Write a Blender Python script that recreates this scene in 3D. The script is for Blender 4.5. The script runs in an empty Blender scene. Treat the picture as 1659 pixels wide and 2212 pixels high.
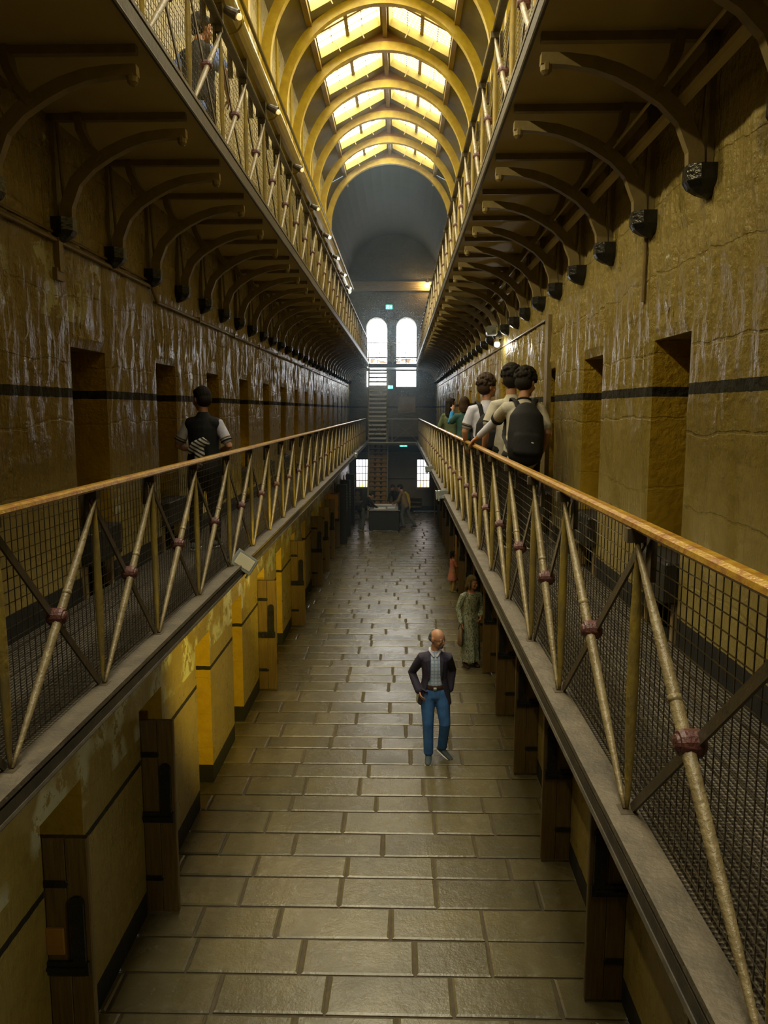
import bpy, bmesh, math, random
from mathutils import Vector, Matrix, noise
random.seed(7)
PI = math.pi
S = bpy.context.scene
C = S.collection

# ------------------------------------------------------------------ camera, world, exposure
cam = bpy.data.cameras.new('camera'); camo = bpy.data.objects.new('camera', cam); C.objects.link(camo)
cam.sensor_fit = 'HORIZONTAL'; cam.sensor_width = 36.0; cam.lens = 36.0 * 1661 / 1659
cam.clip_start = 0.05; cam.clip_end = 300
EYE = 4.7
camo.location = (0, 0, EYE)
camo.rotation_euler = (math.radians(90 - 7.58), 0, math.radians(1.214))
S.camera = camo

w = bpy.data.worlds.new('world'); S.world = w; w.use_nodes = True
bgn = w.node_tree.nodes['Background']
bgn.inputs[0].default_value = (0.62, 0.74, 0.92, 1); bgn.inputs[1].default_value = 0.6
S.view_settings.view_transform = 'Standard'; S.view_settings.look = 'None'
S.view_settings.gamma = 1.0; S.view_settings.use_curve_mapping = False
S.view_settings.exposure = 0.9
cy = S.cycles
cy.use_denoising = True
cy.max_bounces = 6; cy.diffuse_bounces = 4; cy.use_adaptive_sampling = True; cy.adaptive_threshold = 0.06; cy.glossy_bounces = 3; cy.transmission_bounces = 4
cy.volume_bounces = 0; cy.transparent_max_bounces = 8
cy.sample_clamp_indirect = 4.0; cy.caustics_reflective = False; cy.caustics_refractive = False
cy.use_light_tree = True

SKY_E = 12.0     # daylight through the roof glass
WIN_E = 9.0     # daylight through the end windows

# ------------------------------------------------------------------ key dimensions (metres)
WL, WR, WRG = -2.36, 1.66, 1.78          # wall planes: left, right, right at ground floor
YB = 35.7                                # end wall
YF = -5.0                                # wall behind the camera
FL1 = EYE - 1.435                        # first gallery floor
S1L, S1R = -1.46, 0.745                  # its slab edges
R1L, R1R = -1.54, 0.81                   # its railings
U2 = EYE + 1.95                          # underside of upper gallery
FL2 = EYE + 2.05
S2L, S2R = -1.38, 0.70
R2L, R2R = -1.45, 0.77
XC = (WL + WR) / 2
RAD = (WR - WL) / 2
SPR = EYE + 5.75                         # springing of the roof arches
RIDGE = EYE + 8.0
SLOPE = 0.511
PER = 1.93
def zroof(dx): return RIDGE - SLOPE * abs(dx)

# ------------------------------------------------------------------ mesh helpers
class MB:
    def __init__(s): s.v = []; s.f = []; s.m = []
    def add(s, vs, fs, mi=0):
        b = len(s.v); s.v += [tuple(v) for v in vs]
        for f in fs: s.f.append([b + i for i in f]); s.m.append(mi)
    def quad(s, a, b, c, d, mi=0): s.add([a, b, c, d], [(0, 1, 2, 3)], mi)
    def poly(s, pts, mi=0): s.add(pts, [tuple(range(len(pts)))], mi)
    def box(s, x0, x1, y0, y1, z0, z1, mi=0):
        v = [(x0,y0,z0),(x1,y0,z0),(x1,y1,z0),(x0,y1,z0),(x0,y0,z1),(x1,y0,z1),(x1,y1,z1),(x0,y1,z1)]
        s.add(v, [(0,3,2,1),(4,5,6,7),(0,1,5,4),(1,2,6,5),(2,3,7,6),(3,0,4,7)], mi)
    def cbox(s, c, size, M=None, bev=0, mi=0):
        hx, hy, hz = size[0]/2, size[1]/2, size[2]/2
        c = Vector(c)
        if bev <= 0:
            v = [Vector((x,y,z)) for z in (-hz,hz) for (x,y) in ((-hx,-hy),(hx,-hy),(hx,hy),(-hx,hy))]
            f = [(0,3,2,1),(4,5,6,7),(0,1,5,4),(1,2,6,5),(2,3,7,6),(3,0,4,7)]
        else:
            v = []; b = min(bev, hx*.9, hy*.9, hz*.9)
            def ring(z, dx, dy):
                for (x, y) in ((-hx+dx+b,-hy+dy),(hx-dx-b,-hy+dy),(hx-dx,-hy+dy+b),(hx-dx,hy-dy-b),(hx-dx-b,hy-dy),(-hx+dx+b,hy-dy),(-hx+dx,hy-dy-b),(-hx+dx,-hy+dy+b)):
                    v.append(Vector((x,y,z)))
            ring(-hz, b*.6, b*.6); ring(-hz+b, 0, 0); ring(hz-b, 0, 0); ring(hz, b*.6, b*.6)
            f = [tuple(range(7,-1,-1)), tuple(range(24,32))]
            for r in range(3):
                for i in range(8):
                    j = (i+1) % 8; f.append((r*8+i, r*8+j, r*8+8+j, r*8+8+i))
        if M is not None: v = [M @ p for p in v]
        s.add([p + c for p in v], f, mi)
    def bar(s, p0, p1, w_, h_, up=(0,0,1), mi=0):
        p0 = Vector(p0); p1 = Vector(p1); t = (p1-p0).normalized(); up = Vector(up)
        a = t.cross(up)
        if a.length < 1e-4: a = t.cross(Vector((1,0,0)))
        a.normalize(); b = a.cross(t).normalized()
        v = []
        for p in (p0, p1):
            for (i, j) in ((-1,-1),(1,-1),(1,1),(-1,1)): v.append(p + a*i*w_/2 + b*j*h_/2)
        s.add(v, [(3,2,1,0),(4,5,6,7),(0,1,5,4),(1,2,6,5),(2,3,7,6),(3,0,4,7)], mi)
    def prof(s, p0, p1, pr, seg=8, mi=0):
        """lathe along a segment: pr = [(t, radius)...]"""
        p0 = Vector(p0); p1 = Vector(p1); t = (p1-p0).normalized()
        a = t.cross(Vector((0,0,1)))
        if a.length < 1e-3: a = t.cross(Vector((0,1,0)))
        a.normalize(); b = t.cross(a)
        v = []; f = []
        for (k, r) in pr:
            c = p0.lerp(p1, k)
            for i in range(seg):
                an = 2*PI*i/seg; v.append(c + a*math.cos(an)*r + b*math.sin(an)*r)
        n = len(pr)
        for q in range(n-1):
            for i in range(seg):
                j = (i+1) % seg; f.append((q*seg+i, q*seg+j, (q+1)*seg+j, (q+1)*seg+i))
        f.append(tuple(range(seg-1,-1,-1))); f.append(tuple(range((n-1)*seg, n*seg)))
        s.add(v, f, mi)
    def tube(s, p0, p1, r, seg=8, mi=0): s.prof(p0, p1, [(0,r),(1,r)], seg, mi)
    def path(s, pts, r, seg=8, mi=0):
        for a, b in zip(pts, pts[1:]): s.tube(a, b, r, seg, mi)
        for p in pts[1:-1]: s.ball(p, (r,r,r), 6, 4, mi)
    def ball(s, c, r, nu=12, nv=8, mi=0, M=None):
        c = Vector(c); v = [Vector((0,0,-1))]; f = []
        for j in range(1, nv):
            ph = -PI/2 + PI*j/nv
            for i in range(nu):
                th = 2*PI*i/nu; v.append(Vector((math.cos(ph)*math.cos(th), math.cos(ph)*math.sin(th), math.sin(ph))))
        v.append(Vector((0,0,1)))
        for i in range(nu): f.append((0, 1+(i+1)%nu, 1+i))
        for j in range(nv-2):
            for i in range(nu):
                a = 1+j*nu; f.append((a+i, a+(i+1)%nu, a+nu+(i+1)%nu, a+nu+i))
        a = 1+(nv-2)*nu; L = len(v)-1
        for i in range(nu): f.append((a+i, a+(i+1)%nu, L))
        v = [Vector((p.x*r[0], p.y*r[1], p.z*r[2])) for p in v]
        if M is not None: v = [M @ p for p in v]
        s.add([p + c for p in v], f, mi)
    def limb(s, pts, rads, side=(1,0,0), seg=12, mi=0, cap=True):
        """loft of ellipses along pts; rads = (radius along side, radius across)"""
        pts = [Vector(p) for p in pts]; rads = [(r, r) if not isinstance(r, tuple) else r for r in rads]
        side = Vector(side); n = len(pts); tang = []
        for i in range(n):
            t = pts[min(i+1, n-1)] - pts[max(i-1, 0)]; tang.append(t.normalized())
        P = []; 
        if cap:
            P.append((pts[0] - tang[0]*min(rads[0])*.8, tang[0], (rads[0][0]*.25, rads[0][1]*.25)))
            P.append((pts[0] - tang[0]*min(rads[0])*.5, tang[0], (rads[0][0]*.75, rads[0][1]*.75)))
        for i in range(n): P.append((pts[i], tang[i], rads[i]))
        if cap:
            P.append((pts[-1] + tang[-1]*min(rads[-1])*.5, tang[-1], (rads[-1][0]*.75, rads[-1][1]*.75)))
            P.append((pts[-1] + tang[-1]*min(rads[-1])*.8, tang[-1], (rads[-1][0]*.25, rads[-1][1]*.25)))
        v = []; f = []
        for (p, t, r) in P:
            u = side - t*side.dot(t)
            if u.length < .1: u = Vector((0,1,0)) - t*t.y
            u.normalize(); q = t.cross(u)
            for i in range(seg):
                an = 2*PI*i/seg; v.append(p + u*math.cos(an)*r[0] + q*math.sin(an)*r[1])
        m = len(P)
        for k in range(m-1):
            for i in range(seg):
                j = (i+1) % seg; f.append((k*seg+i, k*seg+j, (k+1)*seg+j, (k+1)*seg+i))
        f.append(tuple(range(seg-1,-1,-1))); f.append(tuple(range((m-1)*seg, m*seg)))
        s.add(v, f, mi)
    def prism(s, pts, axis, a0, a1, mi=0):
        """polygon pts (2-D) extruded along axis ('x' or 'y')"""
        n = len(pts)
        if axis == 'y': v = [(p[0], a0, p[1]) for p in pts] + [(p[0], a1, p[1]) for p in pts]
        elif axis == 'x': v = [(a0, p[0], p[1]) for p in pts] + [(a1, p[0], p[1]) for p in pts]
        else: v = [(p[0], p[1], a0) for p in pts] + [(p[0], p[1], a1) for p in pts]
        f = [tuple(range(n)), tuple(range(2*n-1, n-1, -1))] + [(i, i+n, (i+1)%n+n, (i+1)%n) for i in range(n)]
        s.add(v, f, mi)
    def build(s, name, mats, parent=None, smooth=False, fix=True):
        me = bpy.data.meshes.new(name); me.from_pydata(s.v, [], s.f)
        if not isinstance(mats, (list, tuple)): mats = [mats]
        for m in mats: me.materials.append(m)
        if len(mats) > 1: me.polygons.foreach_set('material_index', s.m)
        if smooth: me.polygons.foreach_set('use_smooth', [True]*len(me.polygons))
        me.update()
        if fix:
            b = bmesh.new(); b.from_mesh(me); bmesh.ops.recalc_face_normals(b, faces=b.faces); b.to_mesh(me); b.free()
        o = bpy.data.objects.new(name, me); C.objects.link(o)
        if parent is not None: o.parent = parent
        return o

def tag(o, label=None, cat=None, group=None, kind=None):
    if label: o['label'] = label
    if cat: o['category'] = cat
    if group: o['group'] = group
    if kind: o['kind'] = kind
    return o
def empty(name, loc, label=None, cat=None, group=None, rz=0, kind=None):
    o = bpy.data.objects.new(name, None); C.objects.link(o); o.location = loc; o.rotation_euler = (0,0,rz)
    o.empty_display_size = .1
    return tag(o, label, cat, group, kind)
def kids(o): return [c for c in list(bpy.data.objects) if c.parent == o]
def dup(root, loc, rz=None, label=None, group=None, cache={}):
    if root.name not in cache: cache[root.name] = [(c, kids(c)) for c in kids(root)]
    r = root.copy(); C.objects.link(r); r.location = loc
    if rz is not None: r.rotation_euler = (0,0,rz)
    if label: r['label'] = label
    if group: r['group'] = group
    for ch, gr in cache[root.name]:
        c = ch.copy(); C.objects.link(c); c.parent = r
        for g in gr:
            d = g.copy(); C.objects.link(d); d.parent = c
    return r
ORD = ['first','second','third','fourth','fifth','sixth','seventh','eighth','ninth','tenth','eleventh','twelfth']

# ------------------------------------------------------------------ materials
def mat(name, col, rough=.6, metal=0, emis=None, es=0, spec=.5, alpha=None):
    m = bpy.data.materials.new(name); m.use_nodes = True
    b = m.node_tree.nodes['Principled BSDF']
    b.inputs['Base Color'].default_value = (*col, 1); b.inputs['Roughness'].default_value = rough
    b.inputs['Metallic'].default_value = metal; b.inputs['Specular IOR Level'].default_value = spec
    if emis: b.inputs['Emission Color'].default_value = (*emis, 1); b.inputs['Emission Strength'].default_value = es
    m.diffuse_color = (*col, 1)
    return m
class NT:
    def __init__(s, m): s.m = m; s.t = m.node_tree; s.n = s.t.nodes; s.l = s.t.links; s.b = s.n['Principled BSDF']
    def new(s, t, **k):
        x = s.n.new(t)
        for a, b in k.items(): setattr(x, a, b)
        return x
    def link(s, a, b): s.l.new(a, b)
    def pos(s, scale=(1,1,1), loc=(0,0,0), obj=False):
        if obj: g = s.new('ShaderNodeTexCoord').outputs['Object']
        else: g = s.new('ShaderNodeNewGeometry').outputs['Position']
        mp = s.new('ShaderNodeMapping'); mp.inputs['Scale'].default_value = scale; mp.inputs['Location'].default_value = loc
        s.link(g, mp.inputs['Vector']); return mp.outputs[0]
    def noise(s, vec, scale=5, detail=4, rough=.55, dist=0):
        x = s.new('ShaderNodeTexNoise'); x.inputs['Scale'].default_value = scale; x.inputs['Detail'].default_value = detail
        x.inputs['Roughness'].default_value = rough; x.inputs['Distortion'].default_value = dist
        s.link(vec, x.inputs['Vector']); return x.outputs[0]
    def ramp(s, fac, stops, interp='LINEAR'):
        x = s.new('ShaderNodeValToRGB'); x.color_ramp.interpolation = interp
        e = x.color_ramp.elements
        while len(e) < len(stops): e.new(.5)
        for i, (p, c) in enumerate(stops):
            e[i].position = p; e[i].color = (c, c, c, 1) if not isinstance(c, tuple) else (*c, 1)
        s.link(fac, x.inputs[0]); return x.outputs[0]
    def mix(s, fac, a, b, mode='MIX'):
        x = s.new('ShaderNodeMix', data_type='RGBA', blend_type=mode)
        for sock, val in ((0, fac), (6, a), (7, b)):
            if isinstance(val, (int, float)): x.inputs[sock].default_value = val
            elif isinstance(val, tuple): x.inputs[sock].default_value = (*val, 1)
            else: s.link(val, x.inputs[sock])
        return x.outputs[2]
    def math(s, op, a, b=0):
        x = s.new('ShaderNodeMath', operation=op)
        for i, val in enumerate((a, b)):
            if isinstance(val, (int, float)): x.inputs[i].default_value = val
            else: s.link(val, x.inputs[i])
        return x.outputs[0]
    def sep(s, vec):
        x = s.new('ShaderNodeSeparateXYZ'); s.link(vec, x.inputs[0]); return x.outputs
    def bump(s, h, strength=.5, dist=.02, normal=None):
        x = s.new('ShaderNodeBump'); x.inputs['Strength'].default_value = strength; x.inputs['Distance'].default_value = dist
        s.link(h, x.inputs['Height'])
        if normal: s.link(normal, x.inputs['Normal'])
        return x.outputs[0]
    def band(s, z, lo, hi):
        a = s.math('GREATER_THAN', z, lo); b = s.math('LESS_THAN', z, hi); return s.math('MULTIPLY', a, b)

def noisy(name, c1, c2, rough=.6, scale=6, metal=0, bump=.2, bscale=30, obj=False, spec=.5, stretch=(1,1,1), bd=.01):
    m = mat(name, c1, rough, metal, spec=spec); t = NT(m)
    p = t.pos(stretch, obj=obj); n = t.noise(p, scale, 5)
    t.link(t.mix(t.ramp(n, [(.35, 0.), (.65, 1.)]), c1, c2), t.b.inputs['Base Color'])
    if bump: t.link(t.bump(t.noise(p, bscale, 3), bump, bd), t.b.inputs['Normal'])
    return m

def wall_material(name, tan, tan2, peel=True, bandlevels=True, gloss=.27):
    m = mat(name, tan, gloss); t = NT(m)
    P = t.pos(); z = t.sep(P)[2]
    big = t.noise(P, .9, 4); fine = t.noise(P, 9, 5)
    col = t.mix(t.ramp(big, [(.35, 0.), (.68, 1.)]), tan, tan2)
    col = t.mix(t.ramp(fine, [(.45, 0.), (.8, .45)]), col, (tan[0]*.55, tan[1]*.5, tan[2]*.45))
    # stone blocks: joints run as dull grooves
    yz = t.new('ShaderNodeCombineXYZ'); s3 = t.sep(P)
    t.link(s3[1], yz.inputs[0]); t.link(s3[2], yz.inputs[1])
    wob = t.math('MULTIPLY', t.math('SUBTRACT', t.noise(P, .9, 4), .5), .34)
    ad = t.new('ShaderNodeVectorMath', operation='ADD'); t.link(yz.outputs[0], ad.inputs[0]); t.link(wob, ad.inputs[1])
    br = t.new('ShaderNodeTexBrick'); br.offset = .5; t.link(ad.outputs[0], br.inputs['Vector'])
    br.inputs['Scale'].default_value = 1; br.inputs['Brick Width'].default_value = 1.05; br.inputs['Row Height'].default_value = .46
    br.inputs['Mortar Size'].default_value = .012; br.inputs['Mortar Smooth'].default_value = .6
    joint = t.ramp(br.outputs['Fac'], [(0, 0.), (1, 1.)])
    col = t.mix(t.math('MULTIPLY', joint, .10), col, (tan[0]*.35, tan[1]*.32, tan[2]*.3))
    if peel:
        pn = t.noise(P, 3.1, 7, .62, .4); pm = t.ramp(pn, [(.675, 0.), (.69, 1.)])
        reg = t.ramp(t.noise(P, .55, 2), [(.5, 0.), (.56, 1.)])
        hi = t.math('MULTIPLY', pm, reg)
        sx_ = t.sep(P); pz = t.math('MULTIPLY', t.band(sx_[2], 1.75, FL1-.05), t.math('LESS_THAN', sx_[0], 0))
        pz = t.math('MAXIMUM', pz, t.math('MULTIPLY', t.band(sx_[2], EYE+.62, EYE+1.1), t.math('MULTIPLY', t.math('LESS_THAN', sx_[1], 6.6), t.math('LESS_THAN', sx_[0], 0))))
        q1 = t.ramp(t.noise(t.pos((1,1,.8)), 1.7, 2), [(.47, 0.), (.56, 1.)]); q2 = t.ramp(t.noise(P, 7, 6, .7, .3), [(.47, 0.), (.485, 1.)])
        hi = t.math('MAXIMUM', hi, t.math('MULTIPLY', pz, t.math('MULTIPLY', q1, q2)))
        col = t.mix(hi, col, (.52, .54, .47))
    black = (.012, .012, .012)
    wv = t.math('MULTIPLY', t.math('SUBTRACT', t.noise(P, 14, 2), .5), .012)
    zz = t.math('ADD', z, wv)
    if bandlevels:
        msk = t.band(zz, 1.485, 1.535)
        for lo, hi_ in ((EYE + .085, EYE + .15), (FL1 - .5, FL1 + .20), (FL2, FL2+.12)):
            msk = t.math('MAXIMUM', msk, t.band(zz, lo, hi_))
        sk = t.math('LESS_THAN', zz, .24)
        msk = t.math('MAXIMUM', msk, sk)
        col = t.mix(msk, col, black)
    t.link(col, t.b.inputs['Base Color'])
    # trowelled and dripping paint: vertical streaks plus lumps
    st = t.noise(t.pos((1, 16, 2.3)), 1.0, 5, .6, .3); st2 = t.noise(P, 22, 4, .6)
    hgt = t.math('ADD', t.math('MULTIPLY', st, 1.0), t.math('MULTIPLY', st2, .7))
    hgt = t.math('SUBTRACT', hgt, t.math('MULTIPLY', joint, .15))
    low = t.ramp(z, [(0, 0.), (1, 1.)])
    mr = t.new('ShaderNodeMapRange'); mr.inputs[1].default_value = FL1 + .7; mr.inputs[2].default_value = FL1 + 1.6
    mr.inputs[3].default_value = .25; mr.inputs[4].default_value = 1.0; t.link(z, mr.inputs[0])
    b = t.new('ShaderNodeBump'); b.inputs['Distance'].default_value = .03; t.link(hgt, b.inputs['Height']); t.link(mr.outputs[0], b.inputs['Strength'])
    t.link(b.outputs[0], t.b.inputs['Normal'])
    rg = t.ramp(t.noise(P, 5, 3), [(.3, gloss-.05), (.7, gloss+.2)])
    if bandlevels: rg = t.mix(msk, rg, (.75, .75, .75))
    t.link(rg, t.b.inputs['Roughness'])
    return m

M = {}
M['wall'] = wall_material('wall_paint', (.33, .262, .082), (.25, .192, .055))
M['jamb'] = wall_material('jamb_paint', (.50, .34, .03), (.42, .27, .02), peel=False, gloss=.35)
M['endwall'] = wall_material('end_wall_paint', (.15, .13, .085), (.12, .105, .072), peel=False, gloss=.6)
M['soffit'] = noisy('gallery_soffit', (.46, .375, .165), (.38, .31, .13), .6, 1.2, bump=.12, bscale=14)
M['slab'] = noisy('gallery_stone', (.13, .105, .07), (.07, .058, .04), .55, 7, bump=.5, bscale=45)
M['slabedge'] = noisy('slab_edge_iron', (.03, .026, .02), (.06, .048, .03), .5, 10, bump=.2)
M['iron'] = noisy('bracket_iron', (.20, .155, .07), (.25, .195, .088), .5, 12, bump=.25)
M['black'] = noisy('black_gloss_paint', (.010, .011, .013), (.018, .018, .02), .22, 9, bump=.5, bscale=40, obj=True)
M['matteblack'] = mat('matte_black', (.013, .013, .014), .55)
M['postyellow'] = noisy('post_worn_yellow_paint', (.30, .215, .035), (.19, .145, .05), .38, 16, bump=.5, bscale=60, stretch=(1,1,.5))
M['diag'] = noisy('diagonal_worn_paint', (.24, .19, .095), (.16, .12, .055), .4, 16, bump=.5, bscale=60)
M['darkbar'] = noisy('dark_flat_bar', (.045, .036, .022), (.08, .058, .03), .45, 14, bump=.3)
M['boss'] = noisy('dull_red_boss', (.105, .032, .026), (.07, .024, .02), .45, 30, bump=.5, bscale=80)
M['handrail'] = noisy('worn_handrail', (.26, .10, .016), (.44, .27, .025), .28, 26, metal=.15, bump=.35, bscale=70)
M['wire'] = mat('mesh_wire', (.10, .085, .06), .35, .6)
M['roofyellow'] = noisy('roof_timber_yellow', (.40, .29, .008), (.31, .205, .006), .5, 7, bump=.2, stretch=(1,.4,1))
M['rooforange'] = noisy('roof_board_orange', (.24, .115, .008), (.19, .085, .007), .55, 5, bump=.2)
M['ceil'] = noisy('ceiling_boards', (.20, .165, .045), (.155, .125, .032), .65, 2, bump=.2)
M['curb'] = noisy('skylight_curb', (.22, .17, .012), (.17, .13, .01), .6, 5, bump=.1)
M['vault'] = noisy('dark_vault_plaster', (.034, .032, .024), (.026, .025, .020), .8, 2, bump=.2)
M['skyglass'] = mat('roof_glass_daylight', (.9,.9,.85), .3, emis=(1.0, .94, .72), es=SKY_E)
M['winglass'] = None
def _wg():
    m = mat('end_window_daylight', (.9,.9,.9), .3, emis=(.95,.98,1.0), es=WIN_E); t = NT(m); P = t.pos(); z = t.sep(P)[2]
    f = t.math('MULTIPLY', t.band(z, EYE+2.10, EYE+2.31), t.ramp(t.noise(P, 7, 4), [(.45, 0.), (.5, 1.)]))
    t.link(t.mix(f, (.95,.98,1.0), (.03,.018,.006)), t.b.inputs['Emission Color']); return m
M['winglass_plain'] = mat('end_window_daylight', (.9,.9,.9), .3, emis=(.95, .98, 1.0), es=WIN_E)
M['winglass'] = _wg()
M['frame'] = mat('glazing_bar', (.20, .13, .03), .5)
M['winframe'] = mat('window_frame_dark', (.035, .032, .03), .5)
M['duct'] = noisy('duct_yellow_metal', (.36, .27, .02), (.28, .21, .018), .3, 5, metal=.45, bump=.1)
M['pipe'] = noisy('painted_conduit', (.25, .185, .085), (.18, .13, .06), .35, 10, bump=.15)
M['tray'] = mat('pale_cable_channel', (.55, .48, .32), .45)
M['steel'] = mat('galvanised_steel', (.50, .56, .60), .26, .7)
M['lens'] = mat('floodlight_lens', (.55, .52, .38), .15)
M['exit'] = mat('exit_sign_green', (.02,.5,.28), .4, emis=(.08, .95, .55), es=1.6)
M['exitwhite'] = mat('exit_sign_white', (.8,.95,.85), .4, emis=(.75, 1.0, .88), es=1.5)
M['lampglow'] = mat('lamp_glow', (1,.8,.5), .4, emis=(1.0, .62, .18), es=60)
M['lampwhite'] = mat('lamp_white', (1,1,.95), .4, emis=(1.0, .97, .9), es=22)
M['lampdim'] = mat('lamp_dim', (.5,.42,.2), .4, emis=(1.0, .75, .3), es=.5)
M['wood'] = noisy('cell_door_timber', (.15, .10, .03), (.10, .065, .02), .5, 5, bump=.35, bscale=8, stretch=(7,7,.6), obj=True)
M['board'] = noisy('notice_board', (.30, .225, .12), (.24, .18, .09), .7, 4, bump=.1)
M['yellowcard'] = noisy('ochre_flap', (.36, .18, .03), (.28, .14, .02), .6, 6, bump=.1)
M['white'] = mat('sheet_white_tread_light', (.7, .7, .68), .5)
M['glass'] = mat('display_glass', (.45, .48, .48), .06, spec=.9)

# flagstones
m = mat('flagstone', (.2,.18,.13), .36); t = NT(m); P = t.pos()
n1 = t.noise(P, 1.6, 5); n2 = t.noise(P, 9, 6, .65)
at = t.new('ShaderNodeAttribute', attribute_name='tone'); 
col = t.mix(t.ramp(n1, [(.3, 0.), (.7, 1.)]), (.132, .110, .054), (.084, .070, .035))
col = t.mix(t.ramp(n2, [(.5, 0.), (.75, .6)]), col, (.165, .148, .10))
mul = t.mix(1.0, col, at.outputs['Color'], 'MULTIPLY'); t.link(mul, t.b.inputs['Base Color'])
t.link(t.bump(t.math('ADD', n2, t.math('MULTIPLY', t.noise(P, 40, 3), .3)), .30, .02), t.b.inputs['Normal'])
t.link(t.ramp(n1, [(.3, .20), (.75, .36)]), t.b.inputs['Roughness'])
M['flag'] = m
M['mortar'] = noisy('floor_joint', (.05, .034, .018), (.075, .054, .030), .8, 8)

# gallery floor covering: woven studded mat
m = mat('gallery_mat', (.10, .085, .065), .38); t = NT(m); P = t.pos()
sx, sy_, sz = t.sep(P)
wv = t.math('MULTIPLY', t.math('SINE', t.math('MULTIPLY', t.math('ADD', sx, sy_), 150)), t.math('SINE', t.math('MULTIPLY', t.math('SUBTRACT', sx, sy_), 150)))
wn = t.math('ADD', wv, t.math('MULTIPLY', t.noise(P, 60, 3), .8))
t.link(t.bump(wn, 1.0, .012), t.b.inputs['Normal'])
t.link(t.mix(t.ramp(wn, [(.2, 0.), (.9, 1.)]), (.045, .036, .026), (.23, .20, .15)), t.b.inputs['Base Color'])
M['mat'] = m

# ------------------------------------------------------------------ floor
fl = MB()
fl.box(WL-.9, WRG+.9, YF, YB+.3, -.2, -.018, 1)
tones = []
y = YF; row = 0
rnd = random.Random(3)
floor_tones = [(.0)]*0
nb = len(fl.f); tone_list = [1.0]*nb
while y < YB:
    rh = rnd.choice((.38, .42, .44, .47)); x = WL - .85 - rnd.random()*.7
    while x < WRG + .85:
        wd = rnd.uniform(.62, 1.05); x1 = x + wd
        g = .011; b = .018; tn = rnd.uniform(.8, 1.15); dz = rnd.uniform(-.003, .003)
        a0, a1, c0, c1 = max(x+g, WL-.88), min(x1-g, WRG+.88), y+g, min(y+rh-g, YB+.2)
        if a1 - a0 > .08:
            j = [rnd.uniform(-.006, .006) for _ in range(8)]
            o0 = [(a0+j[0],c0+j[1]),(a1+j[2],c0+j[3]),(a1+j[4],c1+j[5]),(a0+j[6],c1+j[7])]
            cx = (a0+a1)/2; cyy = (c0+c1)/2
            inn = [(px_ + (b if px_ < cx else -b), py_ + (b if py_ < cyy else -b)) for (px_, py_) in o0]
            v = [(p[0],p[1],-.019) for p in o0] + [(p[0],p[1],-.009+dz) for p in o0] + [(p[0],p[1],dz) for p in inn]
            fs = [(8,9,10,11)] + [(i,(i+1)%4,(i+1)%4+4,i+4) for i in range(4)] + [(i+4,(i+1)%4+4,(i+1)%4+8,i+8) for i in range(4)]
            fl.add(v, fs, 0); tone_list += [tn]*9
        x = x1
    y += rh; row += 1
fo = fl.build('floor', [M['flag'], M['mortar']]); tag(fo, 'worn grey flagstone floor laid in staggered courses down the hall', 'floor', kind='structure')
ca = fo.data.color_attributes.new('tone', 'FLOAT_COLOR', 'CORNER')
buf = []
for p, tn in zip(fo.data.polygons, tone_list): buf += [tn, tn, tn, 1.0]*p.loop_total
ca.data.foreach_set('color', buf)

# ------------------------------------------------------------------ side walls with cell openings
L_G = [4.68 + PER*k for k in range(-4, 16)]        # ground floor left
L_1 = [5.55 + PER*k for k in range(-5, 16)]        # first gallery left
R_G = [5.60 + PER*k for k in range(-5, 15)]
R_1 = [4.52 + PER*k for k in range(-4, 16)]
DW = .65
def relief(y, z, side):
    """drips, trowel ridges and block joints of the thickly painted stone, metres towards the hall"""
    f = min(1.0, max(0.12, (z - FL1 - .75) / .8))
    a = noise.noise(Vector((side*9.1, y*9.5, z*2.1))); b = noise.noise(Vector((side*3.3, y*21, z*5.5))); c = noise.noise(Vector((side*5.7, y*2.6, z*2.9)))
    h = .014*a + .012*b + .011*c
    row = math.floor(z/.44); yy = y + (.5*(row % 2))*.95 + .10*noise.noise(Vector((y, z, 4)))
    dj = min(abs((z + .03*noise.noise(Vector((y*1.5, z, 2)))) % .44 - .02), abs(yy % .95 - .02)); 
    if dj < .03: h -= .009*(1 - dj/.03)
    return f*(h + .018)
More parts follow.
